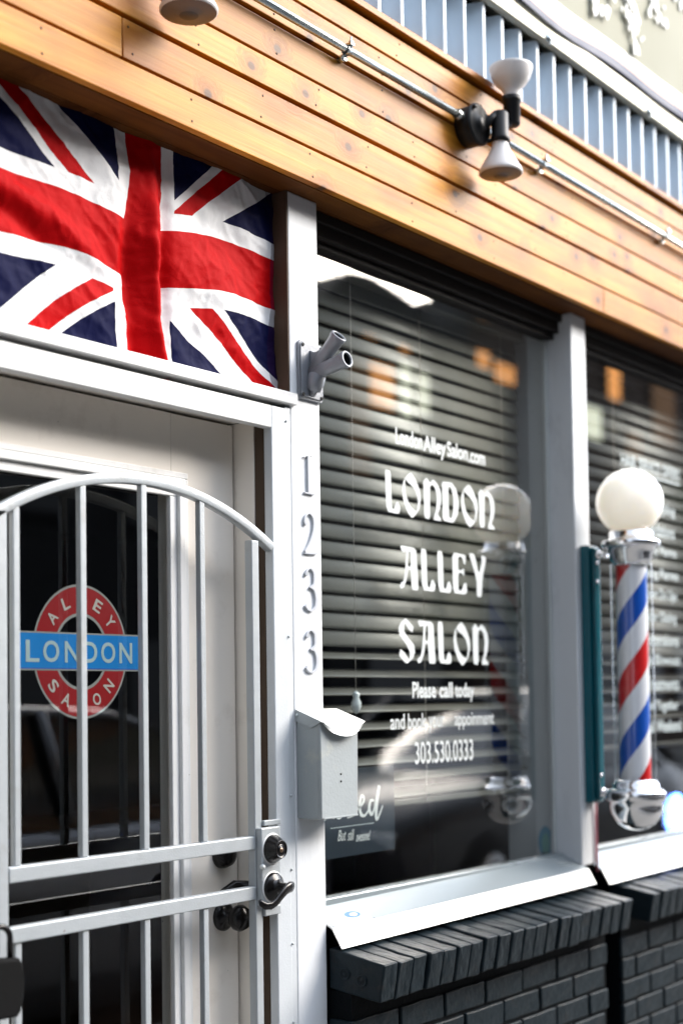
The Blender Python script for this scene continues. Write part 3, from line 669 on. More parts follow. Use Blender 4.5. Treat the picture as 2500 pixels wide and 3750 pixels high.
# ================================================================== FLAGPOLE BRACKET
t = thing('flagpole_bracket', (.055, 0, 2.27), 'grey two-way flagpole bracket with empty sockets, above the house numbers', 'bracket'); BR = M['bracket']
mb = MB(); pl = [(.016, 2.197), (.0945, 2.197), (.1005, 2.204), (.1005, 2.332), (.0945, 2.338), (.016, 2.338), (.010, 2.332), (.010, 2.204)]
mb.prism(pl, 'y', -.0075, -.0005, BR, False, .002); mb.prism([(x * .93 + .0039, z * .93 + .1587) for x, z in pl], 'y', -.0110, -.0076, BR, False, .002); mb.build('plate', t)
for x in (.021, .090):
    for z in (2.208, 2.327): MB().lathe([(.0048, 0), (.0045, .002), (.002, .003), (.002, .001), (0, .001)], M['blackpl'], (x, -.0110, z), (0, -1, 0), 12).build('screw', t)
def sock(a, b, r, nm):
    a, b = Vector(a), Vector(b); L = (b - a).length; mb = MB()
    mb.lathe([(0, 0), (r * .93, 0), (r * .95, L * .55), (r, L - .012), (r * 1.10, L - .010), (r * 1.12, L - .002), (r * 1.06, L), (r * .84, L), (r * .80, L - .004), (r * .80, L - .05), (0, L - .05)], BR, a, b - a, 36,
             mats=[BR] * 8 + [M['blackpl'], M['blackpl']]); return mb.build(nm, t)
sock((.055, -.012, 2.262), (.055, -.118, 2.281), .0185, 'socket'); sock((.055, -.020, 2.268), (.055, -.094, 2.341), .0185, 'socket')
mb = MB(); mb.prism([(-.011, 2.318), (-.030, 2.306), (-.060, 2.320), (-.062, 2.29), (-.055, 2.262), (-.028, 2.222), (-.011, 2.206)], 'x', .046, .064, BR, False, .004)
mb.lathe([(0, -.004), (.019, 0), (.022, .018), (.021, .038), (.010, .052), (0, .054)], BR, (.055, -.012, 2.222), (0, -.42, 1), 28); mb.build('web', t)

# ================================================================== HOUSE NUMBERS
def ribbon(mb, pts, y0, th, m, sub=8):
    """pts: (x,z,width) centre line; smooth catmull-rom ribbon extruded from the wall"""
    P = pts; out = []
    for i in range(len(P) - 1):
        p0 = P[max(0, i - 1)]; p1 = P[i]; p2 = P[i + 1]; p3 = P[min(len(P) - 1, i + 2)]
        for k in range(sub):
            t_ = k / sub
            out.append([.5 * ((2 * p1[c]) + (-p0[c] + p2[c]) * t_ + (2 * p0[c] - 5 * p1[c] + 4 * p2[c] - p3[c]) * t_ ** 2 + (-p0[c] + 3 * p1[c] - 3 * p2[c] + p3[c]) * t_ ** 3) for c in range(3)])
    out.append(list(P[-1])); n = len(out); L, Rr = [], []
    for i, p in enumerate(out):
        a = out[max(0, i - 1)]; b = out[min(n - 1, i + 1)]; dx, dz = b[0] - a[0], b[1] - a[1]; q = math.hypot(dx, dz) or 1; nx, nz_ = -dz / q, dx / q; w = max(.0008, p[2]) / 2
        L.append((p[0] + nx * w, p[1] + nz_ * w)); Rr.append((p[0] - nx * w, p[1] - nz_ * w))
    V = [[mb.bm.verts.new((L[i][0], y0, L[i][1])), mb.bm.verts.new((L[i][0], y0 - th, L[i][1])), mb.bm.verts.new((Rr[i][0], y0 - th, Rr[i][1])), mb.bm.verts.new((Rr[i][0], y0, Rr[i][1]))] for i in range(n)]
    for i in range(n - 1):
        for k in range(3): mb._fin([mb.bm.faces.new((V[i][k], V[i][k + 1], V[i + 1][k + 1], V[i + 1][k]))], m, k != 1)
    for e in (0, -1): mb._fin([mb.bm.faces.new(V[e])], m)
def digit(ch, z0, h, label, rot=0):
    mb = MB(); X0 = .022; w = .052; f = lambda L: [(X0 + a * w, z0 + b * h, c * w * .86) for a, b, c in L]; m = M['digit']; T = .0062
    if ch == '1':
        ribbon(mb, f([(.47, .02, .24), (.47, .5, .24), (.47, .985, .24)]), 0, T, m, 2)
        ribbon(mb, f([(.12, .02, .07), (.5, .02, .07), (.86, .02, .07)]), 0, T + .0004, m, 2)
        ribbon(mb, f([(.10, .90, .06), (.20, .935, .06), (.45, .985, .05)]), 0, T + .0002, m)
    if ch == '2':
        ribbon(mb, f([(.20, .70, .20), (.12, .78, .16), (.18, .90, .10), (.45, .985, .08), (.74, .90, .18), (.82, .74, .24), (.72, .52, .20), (.42, .26, .10), (.10, .06, .07)]), 0, T, m)
        ribbon(mb, f([(.08, .03, .12), (.5, .035, .12), (.98, .05, .12)]), 0, T + .0004, m, 2)
        ribbon(mb, f([(.13, .745, .16), (.20, .725, .2), (.27, .745, .16)]), 0, T + .0002, m)
    if ch == '3':
        ribbon(mb, f([(.15, .84, .16), (.24, .93, .09), (.45, .99, .07), (.72, .92, .18), (.78, .78, .22), (.70, .62, .14), (.42, .54, .06)]), 0, T, m)
        ribbon(mb, f([(.42, .545, .07), (.72, .50, .12), (.90, .30, .24), (.80, .10, .18), (.52, .01, .08), (.26, .04, .10), (.09, .13, .17)]), 0, T + .0003, m)
        ribbon(mb, f([(.14, .86, .14), (.19, .83, .17), (.24, .85, .10)]), 0, T + .0005, m)
    nail = MB()
    o = mb.build('house_number'); tag(o, label, 'number', 'white raised digits of the street number on the post')
    o2 = MB().lathe([(.0019, 0), (.0017, .0012), (0, .0014)], M['blackpl'], (X0 + (.70 if ch == '1' else .84) * w, -.0008, z0 + (.93 if ch != '1' else .97) * h), (0, -1, 0), 8).build('nail', o)
    return o
digit('1', 1.972, .0955, 'raised white digit 1, topmost of the four house numbers')
digit('2', 1.828, .100, 'raised white digit 2, second of the four house numbers')
digit('3', 1.693, .103, 'raised white digit 3, the upper of the two threes')
digit('3', 1.5465, .102, 'raised white digit 3, the lower of the two threes, nearest the mailbox')

# ================================================================== WINDOWS
LET = {
 'L': [[(0, 1), (.40, .985), (.44, .15), (.56, .13), (.68, .27), (.80, .33), (1.0, .18), (.90, 0), (.06, .015)]],
 'O': [[(.5, 1.0), (.72, .88), (.95, .65), (1, .45), (.9, .22), (.7, .08), (.5, 0), (.26, .12), (.06, .35), (0, .58), (.08, .78), (.28, .92)],
       [(.20, .80), (.20, .58), (.32, .38), (.52, .26), (.76, .20), (.82, .40), (.72, .58), (.52, .68), (.32, .74)]],
 'N': [[(0, .87), (.20, 1), (.40, .89), (.56, .99), (.80, .90), (.97, .74), (1, .52), (.92, .30), (.80, .17), (.97, .09), (1, .0), (.54, .0), (.56, .10), (.68, .28), (.74, .55), (.66, .76), (.50, .82), (.40, .77), (.38, .0), (.05, .01), (.03, .8)]],
 'D': [[(0, .98), (.60, 1.0), (.86, .86), (1, .55), (.94, .24), (.66, .0), (.02, .02), (.04, .5)], [(.40, .86), (.56, .82), (.66, .62), (.64, .32), (.54, .15), (.42, .16), (.40, .5)]],
 'A': [[(.06, 1), (.88, .975), (.93, .5), (.98, .0), (.60, .0), (.57, .44), (.46, .44), (.40, .24), (.24, .03), (.08, .0), (.0, .09), (.10, .17), (.20, .20), (.28, .42), (.36, .84), (.20, .80), (.10, .88)],
       [(.50, .84), (.58, .84), (.57, .55), (.46, .55)]],
 'E': [[(0, 1), (.96, .97), (.90, .70), (.78, .72), (.66, .87), (.42, .87), (.41, .60), (.60, .60), (.80, .66), (.82, .40), (.62, .50), (.41, .48), (.41, .13), (.60, .13), (.76, .30), (.96, .32), (1.0, .10), (.88, .0), (.02, .01)]],
 'Y': [[(0, 1), (.36, .99), (.58, .56), (.74, .82), (.70, .99), (.98, .96), (1, .84), (.80, .46), (.72, .0), (.42, .0), (.43, .40)]],
 'S': [[(.46, 1), (.95, .81), (.85, .65), (.62, .72), (.40, .85), (.38, .70), (.62, .58), (.94, .44), (1, .28), (.86, .12), (.46, .0), (.02, .18), (.12, .36), (.38, .28), (.62, .14), (.66, .26), (.44, .42), (.06, .60), (.02, .78), (.18, .90)]],
}
def word_parts(win, name, specs, y, m):
    mb = MB()
    for c, x0, x1, z0, z1 in specs:
        add_shape(mb, LET[c], m, lambda u, v, x0=x0, x1=x1, z0=z0, z1=z1: (x0 + (x1 - x0) * u, z0 + (z1 - z0) * v), y)
    return mb.build(name, win)
GY = .0800
def window(x0, x1, label, rise=.012):
    t = thing('shop_window', ((x0 + x1) / 2, .08, .95), label, 'window', 'shop windows in the white post frame')
    mb = MB()   # frame: bottom bar, side bars, dark head
    mb.box(x0 + .001, x1 - .001, .0595, .1000, .962, .9930, M['sillflat'], .003)
    mb.box(x0 + .001, x0 + .018, .0860, .1010, .9935, 2.626, M['white'], .002)
    mb.box(x1 - .014, x1 - .001, .0860, .1000, .9935, 2.626, M['white'], .002)
    mb.build('frame', t)
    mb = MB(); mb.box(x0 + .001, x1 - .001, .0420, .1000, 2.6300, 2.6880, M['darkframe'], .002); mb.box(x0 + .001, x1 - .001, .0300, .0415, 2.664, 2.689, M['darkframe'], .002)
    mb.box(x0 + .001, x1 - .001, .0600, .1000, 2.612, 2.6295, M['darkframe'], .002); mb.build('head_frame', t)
    # inner jamb, seen through the glass
    MB().box(x1 - .0005, x1 + .050, .1010, .2600, .95, 2.69, M['white'], .002).build('inner_jamb', t)
    g = MB().quad([(x0 + .004, GY, .985), (x1 - .004, GY, .985), (x1 - .004, GY, 2.64), (x0 + .004, GY, 2.64)], M['gl']).build('glass', t, keep=True)
    # bent metal sill flashing
    mb = MB(); prof = [(.0590, .9760), (-.0165, .9370), (-.0185, .9330), (-.0430, .8920), (-.0415, .8905), (-.0160, .9300), (-.0140, .9340), (.0590, .9740)]
    A = [mb.bm.verts.new((x0 + .003, y, z)) for y, z in prof]; B = [mb.bm.verts.new((x1 + (.010 if y < 0 else -.002), y, z + rise)) for y, z in prof]; k = len(prof)
    for i in range(k):
        j = (i + 1) % k; mb._fin([mb.bm.faces.new((A[i], A[j], B[j], B[i]))], M['sillflat'] if i == 0 else M['flash'])
    mb._fin([mb.bm.faces.new(A), mb.bm.faces.new(B[::-1])], M['flash']); sf = mb.build('sill_flashing', t)
    return t, g, sf
w1, g1, sf1 = window(.0965, 1.377, 'left shop window lettered LONDON ALLEY SALON over closed blinds')
w2, g2, sf2 = window(1.4745, 3.3, 'right shop window with a list of services, partly behind the barber pole')
post(3.303, 3.40, .955, 2.690, 'white painted post at the far right end of the second window')
LX = [(.4715, .543), (.549, .642), (.650, .743), (.744, .834), (.842, .936), (.936, 1.029)]
word_parts(g1, 'lettering', [(c, a, b, (1.976 if c != 'O' else 1.970), (2.096 if c != 'O' else 2.102)) for c, (a, b) in zip('LONDON', LX)], GY - .0008, M['letter'])
word_parts(g1, 'lettering', [('A', .530, .626, 1.775, 1.898), ('L', .634, .708, 1.775, 1.897), ('L', .715, .790, 1.775, 1.897), ('E', .792, .870, 1.775, 1.898), ('Y', .877, .975, 1.772, 1.902)], GY - .0008, M['letter'])
word_parts(g1, 'lettering', [('S', .521, .602, 1.572, 1.703), ('A', .607, .704, 1.575, 1.699), ('L', .711, .784, 1.575, 1.699), ('O', .790, .882, 1.570, 1.702), ('N', .889, .981, 1.575, 1.700)], GY - .0008, M['letter'])
mb = MB(); LT = M['letter']
add_text(mb, 'London', LT, .525, .652, 2.168, 2.213, GY - .0008, embolden=.02); add_text(mb, 'Alley', LT, .657, .770, 2.152, 2.211, GY - .0008, embolden=.02)
add_text(mb, 'Salon', LT, .776, .884, 2.166, 2.210, GY - .0008, embolden=.02); add_text(mb, '.com', LT, .889, .979, 2.163, 2.194, GY - .0008, embolden=.02); mb.build('lettering', g1)
mb = MB(); add_text(mb, 'Please', LT, .585, .698, 1.483, 1.527, GY - .0008, embolden=.02); add_text(mb, 'call', LT, .716, .783, 1.483, 1.526, GY - .0008, embolden=.02); add_text(mb, 'today', LT, .796, .896, 1.471, 1.525, GY - .0008, embolden=.02); mb.build('lettering', g1)
mb = MB(); add_text(mb, 'and', LT, .480, .546, 1.400, 1.442, GY - .0008, embolden=.008); add_text(mb, 'book', LT, .562, .648, 1.400, 1.442, GY - .0008, embolden=.008)
add_text(mb, 'your', LT, .660, .738, 1.388, 1.432, GY - .0008, embolden=.008); add_text(mb, 'appoinment', LT, .791, 1.002, 1.392, 1.440, GY - .0008, embolden=.008); mb.build('lettering', g1)
mb = MB(); add_text(mb, '303.530.0333', LT, .592, .885, 1.304, 1.364, GY - .0008, embolden=.006); mb.build('lettering', g1)
ML = M['menu']; rows_ = [('Hair Styling', 2.150), ('Foundations', 2.075), ('Curly Perms', 1.995), ('Long Perms', 1.912), ('Down Do Ups', 1.838), ('Color Glazing', 1.757), ('Extensions', 1.680), ('Up Blowouts', 1.603), ('Treatments', 1.522), ('and Together', 1.440), ('Full Weekend', 1.372)]
mb = MB(); add_text(mb, 'HAIR', ML, 1.869, 1.985, 2.275, 2.318, GY - .0008, embolden=.01); add_text(mb, 'SERVICE', ML, 2.005, 2.175, 2.275, 2.318, GY - .0008, embolden=.01); add_text(mb, 'OFFERS', ML, 2.195, 2.345, 2.275, 2.318, GY - .0008, embolden=.01)
mb.box(1.869, 2.345, GY - .0014, GY - .0008, 2.258, 2.264, ML); mb.build('lettering', g2)
for w, z in rows_: mb = MB(); add_text(mb, w, ML, 2.02, 2.30 + .012 * math.sin(z * 60), z - .022, z + .024, GY - .0008, embolden=.008); mb.build('lettering', g2)
# little stickers on the left window
mb = MB(); mb.prism([(.125 + .026 * math.cos(a), 1.024 + .050 * math.sin(a)) for a in [2 * PI * i / 28 for i in range(28)]], 'x', 1.3745, 1.3765, M['tealst'])
mb.prism([(.124 + .014 * math.cos(a), 1.018 + .034 * math.sin(a)) for a in [2 * PI * i / 20 for i in range(20)]], 'x', 1.3735, 1.3744, M['greenst']); mb.box(1.3735, 1.3766, .108, .138, .980, .992, M['blackpl']); mb.build('oval_sticker', w1)
mb = MB()
def flat_pt(u, v):  # on the sloping flashing: u along x, v from back to front
    y = .030 + (-.0160 - .030) * v; z = .9760 + (y - .0590) * (.0390 / .0755); return y, z
def decal(poly, m, h):
    vs = []
    for (x, v) in poly:
        y, z = flat_pt(x, v); vs.append(mb.bm.verts.new((x, y - h * .46, z + h * .88 + .012 * (x - .1) / 1.28)))
    mb._fin([mb.bm.faces.new(vs)], m)
decal([(.112, .0), (.285, .0), (.262, .98), (.112, .98)], M['letter'], .0006)
decal([(.215 + .030 * math.cos(a), .36 + .26 * math.sin(a)) for a in [2 * PI * i / 24 for i in range(24)]], M['bluein'], .0010)
decal([(.218 + .015 * math.cos(a), .38 + .13 * math.sin(a)) for a in [2 * PI * i / 24 for i in range(24)]], M['letter'], .0013)
for k in range(5): decal([(.130 + k * .022, .66), (.146 + k * .022, .66), (.146 + k * .022, .76), (.130 + k * .022, .76)], M['greyv'], .0010)
mb.build('maker_sticker', sf1)

# blinds
def blind(x0, x1, z_bot, label, cords, n0=2.605, SM=None):
    SM = SM or M['slat']
    t = thing('window_blind', ((x0 + x1) / 2, .165, n0), label, 'blind', 'horizontal slat blinds inside the windows')
    MB().box(x0, x1, .135, .195, n0, n0 + .05, SM, .004).build('head_rail', t)
    me = None; z = n0 - .02; i = 0
    while z > z_bot + .02:
        if me is None:
            mb = MB(); A = []
            for k in range(7):
                s_ = -.025 + k * .05 / 6; c = .0022 * (1 - (s_ / .025) ** 2); A.append((s_, c))
            vs = [[mb.bm.verts.new((x, a, b + o_)) for a, b in A for o_ in (0,)] for x in (x0 + .006, x1 - .006)]
            vs2 = [[mb.bm.verts.new((x, a, b + .0026)) for a, b in A] for x in (x0 + .006, x1 - .006)]
            for k in range(6):
                mb._fin([mb.bm.faces.new((vs[0][k], vs[1][k], vs[1][k + 1], vs[0][k + 1])), mb.bm.faces.new((vs2[0][k], vs2[0][k + 1], vs2[1][k + 1], vs2[1][k]))], SM, True)
            for k in (0, 6): mb._fin([mb.bm.faces.new((vs[0][k], vs2[0][k], vs2[1][k], vs[1][k]))], SM)
            for e in (0, 1): mb._fin([mb.bm.faces.new([vs[e][k] for k in range(7)] + [vs2[e][k] for k in range(6, -1, -1)])], SM)
            o = mb.build('slat'); me = o.data; o.parent = t
        else:
            o = bpy.data.objects.new('slat', me); COL.objects.link(o); o.parent = t
        o.matrix_parent_inverse = Matrix.Translation(-t.location)
        o.location = (0, .168, z); o.rotation_euler = (R((75 if z > 1.60 else 26) + (1.5 * math.sin(i * 2.3))), R(.03 * math.sin(i * 5)), 0)
        z -= .0470; i += 1
    MB().box(x0, x1, .150, .180, z_bot - .008, z_bot + .010, SM, .003).build('bottom_rail', t)
    for c in cords:
        MB().tube([(c, .146, n0), (c + .001, .146, z_bot + .06), (c - .003, .146, z_bot)], .0013, M['cordm'], 6).build('ladder_cord', t)
    return t
b1 = blind(.112, 1.318, 1.196, 'closed grey green slat blind behind the left window lettering', (.27, .745, 1.19))
MB().tube([(.388, .122, 2.60), (.388, .122, 1.502)], .0008, M['cordm'], 6).build('pull_cord', b1)
MB().lathe([(0, 0), (.006, .004), (.0135, .018), (.014, .030), (.008, .044), (.0115, .052), (.004, .060), (0, .061)], M['clear'], (.388, .122, 1.443), (0, 0, 1), 16).build('cord_drop', b1)
b2 = blind(1.50, 3.27, 1.30, 'closed slat blind behind the right window, left of and behind the barber pole', (1.95, 2.6, 3.1), SM=M['slatdk'])

# closed sign
t = thing('closed_sign', (.36, .122, 1.07), 'slate blue sign with white script, in the window behind the mailbox', 'sign')
MB().box(.165, .552, .1210, .1225, 1.078, 1.303, M['signblue'], .0005).build('card', t)
mb = MB()
def scr(L, th=.0006): ribbon(mb, [(a, b, c) for a, b, c in L], .1208, th, LT)
# Closed, in a loose script
scr([(.250, 1.236, .006), (.236, 1.248, .006), (.215, 1.240, .008), (.205, 1.212, .010), (.215, 1.182, .009), (.240, 1.176, .005), (.262, 1.190, .004)])
scr([(.262, 1.190, .004), (.285, 1.235, .006), (.279, 1.262, .006), (.270, 1.230, .009), (.272, 1.190, .009), (.288, 1.180, .004)], .0007)
scr([(.305, 1.220, .006), (.293, 1.205, .008), (.298, 1.182, .007), (.315, 1.182, .006), (.318, 1.208, .006), (.305, 1.220, .005), (.335, 1.213, .004)], .0008)
scr([(.335, 1.213, .004), (.350, 1.226, .006), (.345, 1.205, .008), (.358, 1.188, .008), (.342, 1.178, .005), (.372, 1.182, .004)], .0009)
scr([(.385, 1.195, .006), (.410, 1.212, .007), (.413, 1.226, .007), (.402, 1.228, .008), (.394, 1.205, .010), (.400, 1.182, .010), (.418, 1.178, .006), (.438, 1.196, .004)], .0010)
scr([(.458, 1.214, .006), (.443, 1.214, .008), (.436, 1.194, .011), (.446, 1.178, .008), (.458, 1.192, .006), (.475, 1.235, .008), (.483, 1.252, .011)], .0011)
scr([(.481, 1.250, .010), (.470, 1.205, .011), (.466, 1.170, .010), (.474, 1.166, .006), (.497, 1.198, .004)], .0012)
mb.box(.270, .455, .1200, .1206, 1.1545, 1.1560, ML)
add_text(mb, 'But', LT, .300, .335, 1.120, 1.148, .1208, shear=.4, embolden=-.005); add_text(mb, 'still', LT, .342, .370, 1.118, 1.146, .1208, shear=.4); add_text(mb, 'awesome!', LT, .378, .440, 1.112, 1.138, .1208, shear=.4)
mb.build('script', t)

# neon in the right window
t = thing('neon_light', (2.75, .3, .94), 'glowing blue and white neon ring inside the right window', 'neon light')
mb = MB(); mb.tube([(2.78 + .075 * math.cos(a), .32, 1.0 + .075 * math.sin(a)) for a in [2 * PI * i / 24 for i in range(25)]], .014, M['neon'], 10); mb.build('blue_tube', t)
mb = MB(); mb.tube([(2.78 + .040 * math.cos(a), .32, 1.0 + .040 * math.sin(a)) for a in [2 * PI * i / 24 for i in range(25)]], .012, M['neonw'], 10); mb.build('white_tube', t)
MB().box(2.69, 2.87, .338, .345, .955, 1.09, M['blackpl']).build('backboard', t)

# ================================================================== BRICK SILLS AND WALLS
def roughen(bm, amp, seed):
    bmesh.ops.subdivide_edges(bm, edges=[e for e in bm.edges if e.calc_length() > .03], cuts=3, use_grid_fill=True)
    for v in bm.verts:
        p = v.co * 38 + Vector((seed * 3.1, 0, 0)); q = v.co * 120
        v.co += Vector((mn.noise(p), mn.noise(p + Vector((9, 2, 5))), mn.noise(p + Vector((3, 8, 1))))) * amp + Vector((mn.noise(q), mn.noise(q + Vector((4, 4, 4))), mn.noise(q + Vector((7, 1, 2))))) * amp * .35
def brick_sill(x0, x1, label, end_marks):
    t = thing('brick_sill', ((x0 + x1) / 2, -.08, .78), label, 'brick sill', 'charcoal painted brick sills under the windows')
    n = round((x1 - x0) / .064); p = (x1 - x0) / n; rn = random.Random(int(x0 * 10))
    mb = MB(); mb.prism([(-.001, .884), (-.150, .858), (-.136, .778), (-.001, .796)], 'x', x0 + .006, x1 - .006, M['mortar']); mb.build('mortar_bed', t)
    for i in range(n):
        a = x0 + i * p; b = a + p - .008; e = rn.uniform(-.004, .003); ez = rn.uniform(-.0025, .0025); tw = rn.uniform(-.003, .003)
        mb = MB(); pf = [(-.001, .8895 + ez), (-.161 + e, .8625 + ez), (-.145 + e, .7735 + ez), (-.001, .793 + ez)]
        A = [mb.bm.verts.new((a + (tw if y < -.1 else 0), y, z)) for y, z in pf]; B = [mb.bm.verts.new((b + (tw if y < -.1 else 0), y, z)) for y, z in pf]
        mb._fin([mb.bm.faces.new(A), mb.bm.faces.new(B[::-1])] + [mb.bm.faces.new((A[k], B[k], B[(k + 1) % 4], A[(k + 1) % 4])) for k in range(4)], M['brick'])
        r_ = bmesh.ops.bevel(mb.bm, geom=list(mb.bm.edges), offset=.0045, segments=3, affect='EDGES', profile=.5); mb._fin(r_['faces'], M['brick'], True); roughen(mb.bm, .0022, i)
        if i == 0 and end_marks:
            for (yy, zz) in ((-.048, .833), (-.098, .822)):
                mb.lathe([(.0145, -.001), (.0145, .0015), (.0115, .002), (.0105, -.0005), (.005, -.0005), (.004, .0015), (0, .0018)], M['brick'], (a, yy, zz), (-1, 0, 0), 18)
        mb.build('brick', t)
    return t
brick_sill(.1015, 1.401, 'charcoal painted brick sill under the left window, two round holes in its end', True)
brick_sill(1.546, 3.45, 'charcoal painted brick sill under the right window', False)
def brick_wall(x0, x1, label, seed, thick_back=.099):
    t = thing('brick_wall', ((x0 + x1) / 2, -.03, -.03), label, 'wall', 'charcoal painted brick walls below the windows')
    mb = MB(); mb.box(x0 + .003, x1 - .003, -.0640, -.002 if False else .0985, -.03, .7905, M['mortar']); mb.build('mortar', t)
    rn = random.Random(seed); mb = MB(); z = .7235; row = 0
    while z > -.02:
        x = x0 - (.0985 if row % 2 else 0.0) - .004 * rn.random()
        while x < x1:
            a = max(x, x0); b = min(x + .188, x1)
            if b - a > .02:
                e = rn.uniform(-.002, .0015); dz = rn.uniform(-.0015, .0015)
                mb.box(a + rn.uniform(0, .002), b - rn.uniform(0, .002), -.0700 + e, -.055, z - .060 + dz, z + dz, M['brick'], .004)
            x += .197
        if abs(x0 - .1015) < .01: mb.box(x0 - .0045, x0 + .003, -.0690, -.004, z - .060, z, M['brick'], .002)
        z -= .069; row += 1
    roughen(mb.bm, .0020, seed); mb.build('brickwork', t)
brick_wall(.1015, 1.398, 'charcoal painted brick wall below the left window', 1)
brick_wall(1.500, 4.2, 'charcoal painted brick wall below the right window', 2)
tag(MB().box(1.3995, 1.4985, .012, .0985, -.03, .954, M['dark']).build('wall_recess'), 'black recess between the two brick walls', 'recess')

# ================================================================== BARBER POLE
t = thing('barber_pole', (1.455, -.15, 1.06), 'chrome barber pole with white globe and red, white and blue spiral', 'barber pole')
PX, PY = 1.455, -.150
MB().box(1.405, 1.470, -.030, -.0005, 1.150, 1.955, M['teal'], .004).build('back_plate', t)
MB().box(1.420, 1.458, -.044, -.0305, 1.158, 1.948, M['teal'], .006).build('back_channel', t)
for z in (1.175, 1.235, 1.84, 1.90): MB().lathe([(.006, 0), (.005, .003), (0, .004)], M['chrome'], (1.432, -.0445, z), (0, -1, 0), 12).build('bolt', t)
for z in (1.925, 1.182):
    mb = MB(); mb.tube([(1.440, -.040, z), (1.448, -.075, z)], .010, M['chrome'], 14); mb.lathe([(.013, 0), (.013, .006), (0, .006)], M['chrome'], (1.439, -.045, z), (0, -1, 0), 16); mb.build('arm', t)
prof = []
for k in range(26):
    a = -PI / 2 + PI * k / 25; prof.append((.1035 * math.cos(a), .1035 * math.sin(a)))
prof = [p for p in prof if p[1] > -.092]
MB().lathe([(.046, -.0925)] + prof[:-1] + [(0, .1035)], M['globe'], (PX, PY, 2.083), (0, 0, 1), 48).build('globe', t)
MB().lathe([(.046, .000), (.050, .004), (.062, .004), (.070, -.002), (.072, -.024), (.078, -.027), (.089, -.029), (.0905, -.034), (.0905, -.045), (.086, -.049), (.074, -.052), (.072, -.066), (.067, -.070), (.0655, -.088), (.060, -.092), (.058, -.104), (.048, -.106), (0, -.106)], M['chrome'], (PX, PY, 1.990), (0, 0, 1), 56).build('top_cap', t)
MB().lathe([(0, .017), (.064, .016), (.066, .010), (.071, .006), (.073, -.008), (.080, -.011), (.0905, -.020), (.0915, -.026), (.0915, -.044), (.088, -.048), (.0815, -.052), (.0815, -.066), (.078, -.085), (.069, -.104), (.055, -.120), (.036, -.132), (.015, -.138), (0, -.139)], M['chrome'], (PX, PY, 1.206), (0, 0, 1), 56).build('bottom_cap', t)
MB().lathe([(.0640, .0), (.0640, .674)], M['glc'], (PX, PY, 1.218), (0, 0, 1), 48).build('glass_tube', t)
def spiral():
    m = bpy.data.materials.new('spiral_stripes'); m.use_nodes = True; n = m.node_tree.nodes; l = m.node_tree.links; b = n['Principled BSDF']
    uv = n.new('ShaderNodeUVMap'); sp = n.new('ShaderNodeSeparateXYZ'); l.new(uv.outputs[0], sp.inputs[0])
    a = n.new('ShaderNodeMath'); a.operation = 'MULTIPLY_ADD'; a.inputs[1].default_value = -1.0; l.new(sp.outputs[0], a.inputs[0]); l.new(sp.outputs[1], a.inputs[2])
    f = n.new('ShaderNodeMath'); f.operation = 'FRACT'; l.new(a.outputs[0], f.inputs[0])
    rr = n.new('ShaderNodeValToRGB'); rr.color_ramp.interpolation = 'CONSTANT'; e = rr.color_ramp.elements
    e[0].position = 0; e[0].color = (.004, .085, .46, 1); e[1].position = .25; e[1].color = (.80, .80, .83, 1)
    q = e.new(.5); q.color = (.60, .010, .012, 1); q = e.new(.75); q.color = (.80, .80, .83, 1)
    l.new(f.outputs[0], rr.inputs[0]); l.new(rr.outputs[0], b.inputs['Base Color']); b.inputs['Roughness'].default_value = .3; b.inputs['Coat Weight'].default_value = .3
    return m
mb = MB(); uvl = mb.bm.loops.layers.uv.new('UVMap'); SG = 64; PITCH = .383; r0 = .0475; z0, z1 = 1.216, 1.895
OFF = .325
for i in range(SG):
    a0, a1 = 2 * PI * i / SG, 2 * PI * (i + 1) / SG
    vs = [mb.bm.verts.new((PX + r0 * math.cos(a), PY + r0 * math.sin(a), z)) for a, z in ((a0, z0), (a1, z0), (a1, z1), (a0, z1))]
    fc = mb.bm.faces.new(vs); fc.smooth = True
    for lp, (u, z) in zip(fc.loops, ((i / SG, z0), ((i + 1) / SG, z0), ((i + 1) / SG, z1), (i / SG, z1))): lp[uvl].uv = (u, (z - 1.216) / PITCH + OFF)
bmesh.ops.remove_doubles(mb.bm, verts=mb.bm.verts, dist=1e-5)
mb.slot(spiral()); mb.build('striped_cylinder', t, keep=True)
t = thing('loose_cable', (1.474, -.006, .95), 'thin pink and dark cable hanging down the post below the barber pole', 'cable')
MB().tube([(1.462, -.008, 1.15), (1.4655, -.006, 1.08), (1.464, -.006, 1.0), (1.467, -.006, .93)], .0042, M['plum'], 8).build('sheath', t)

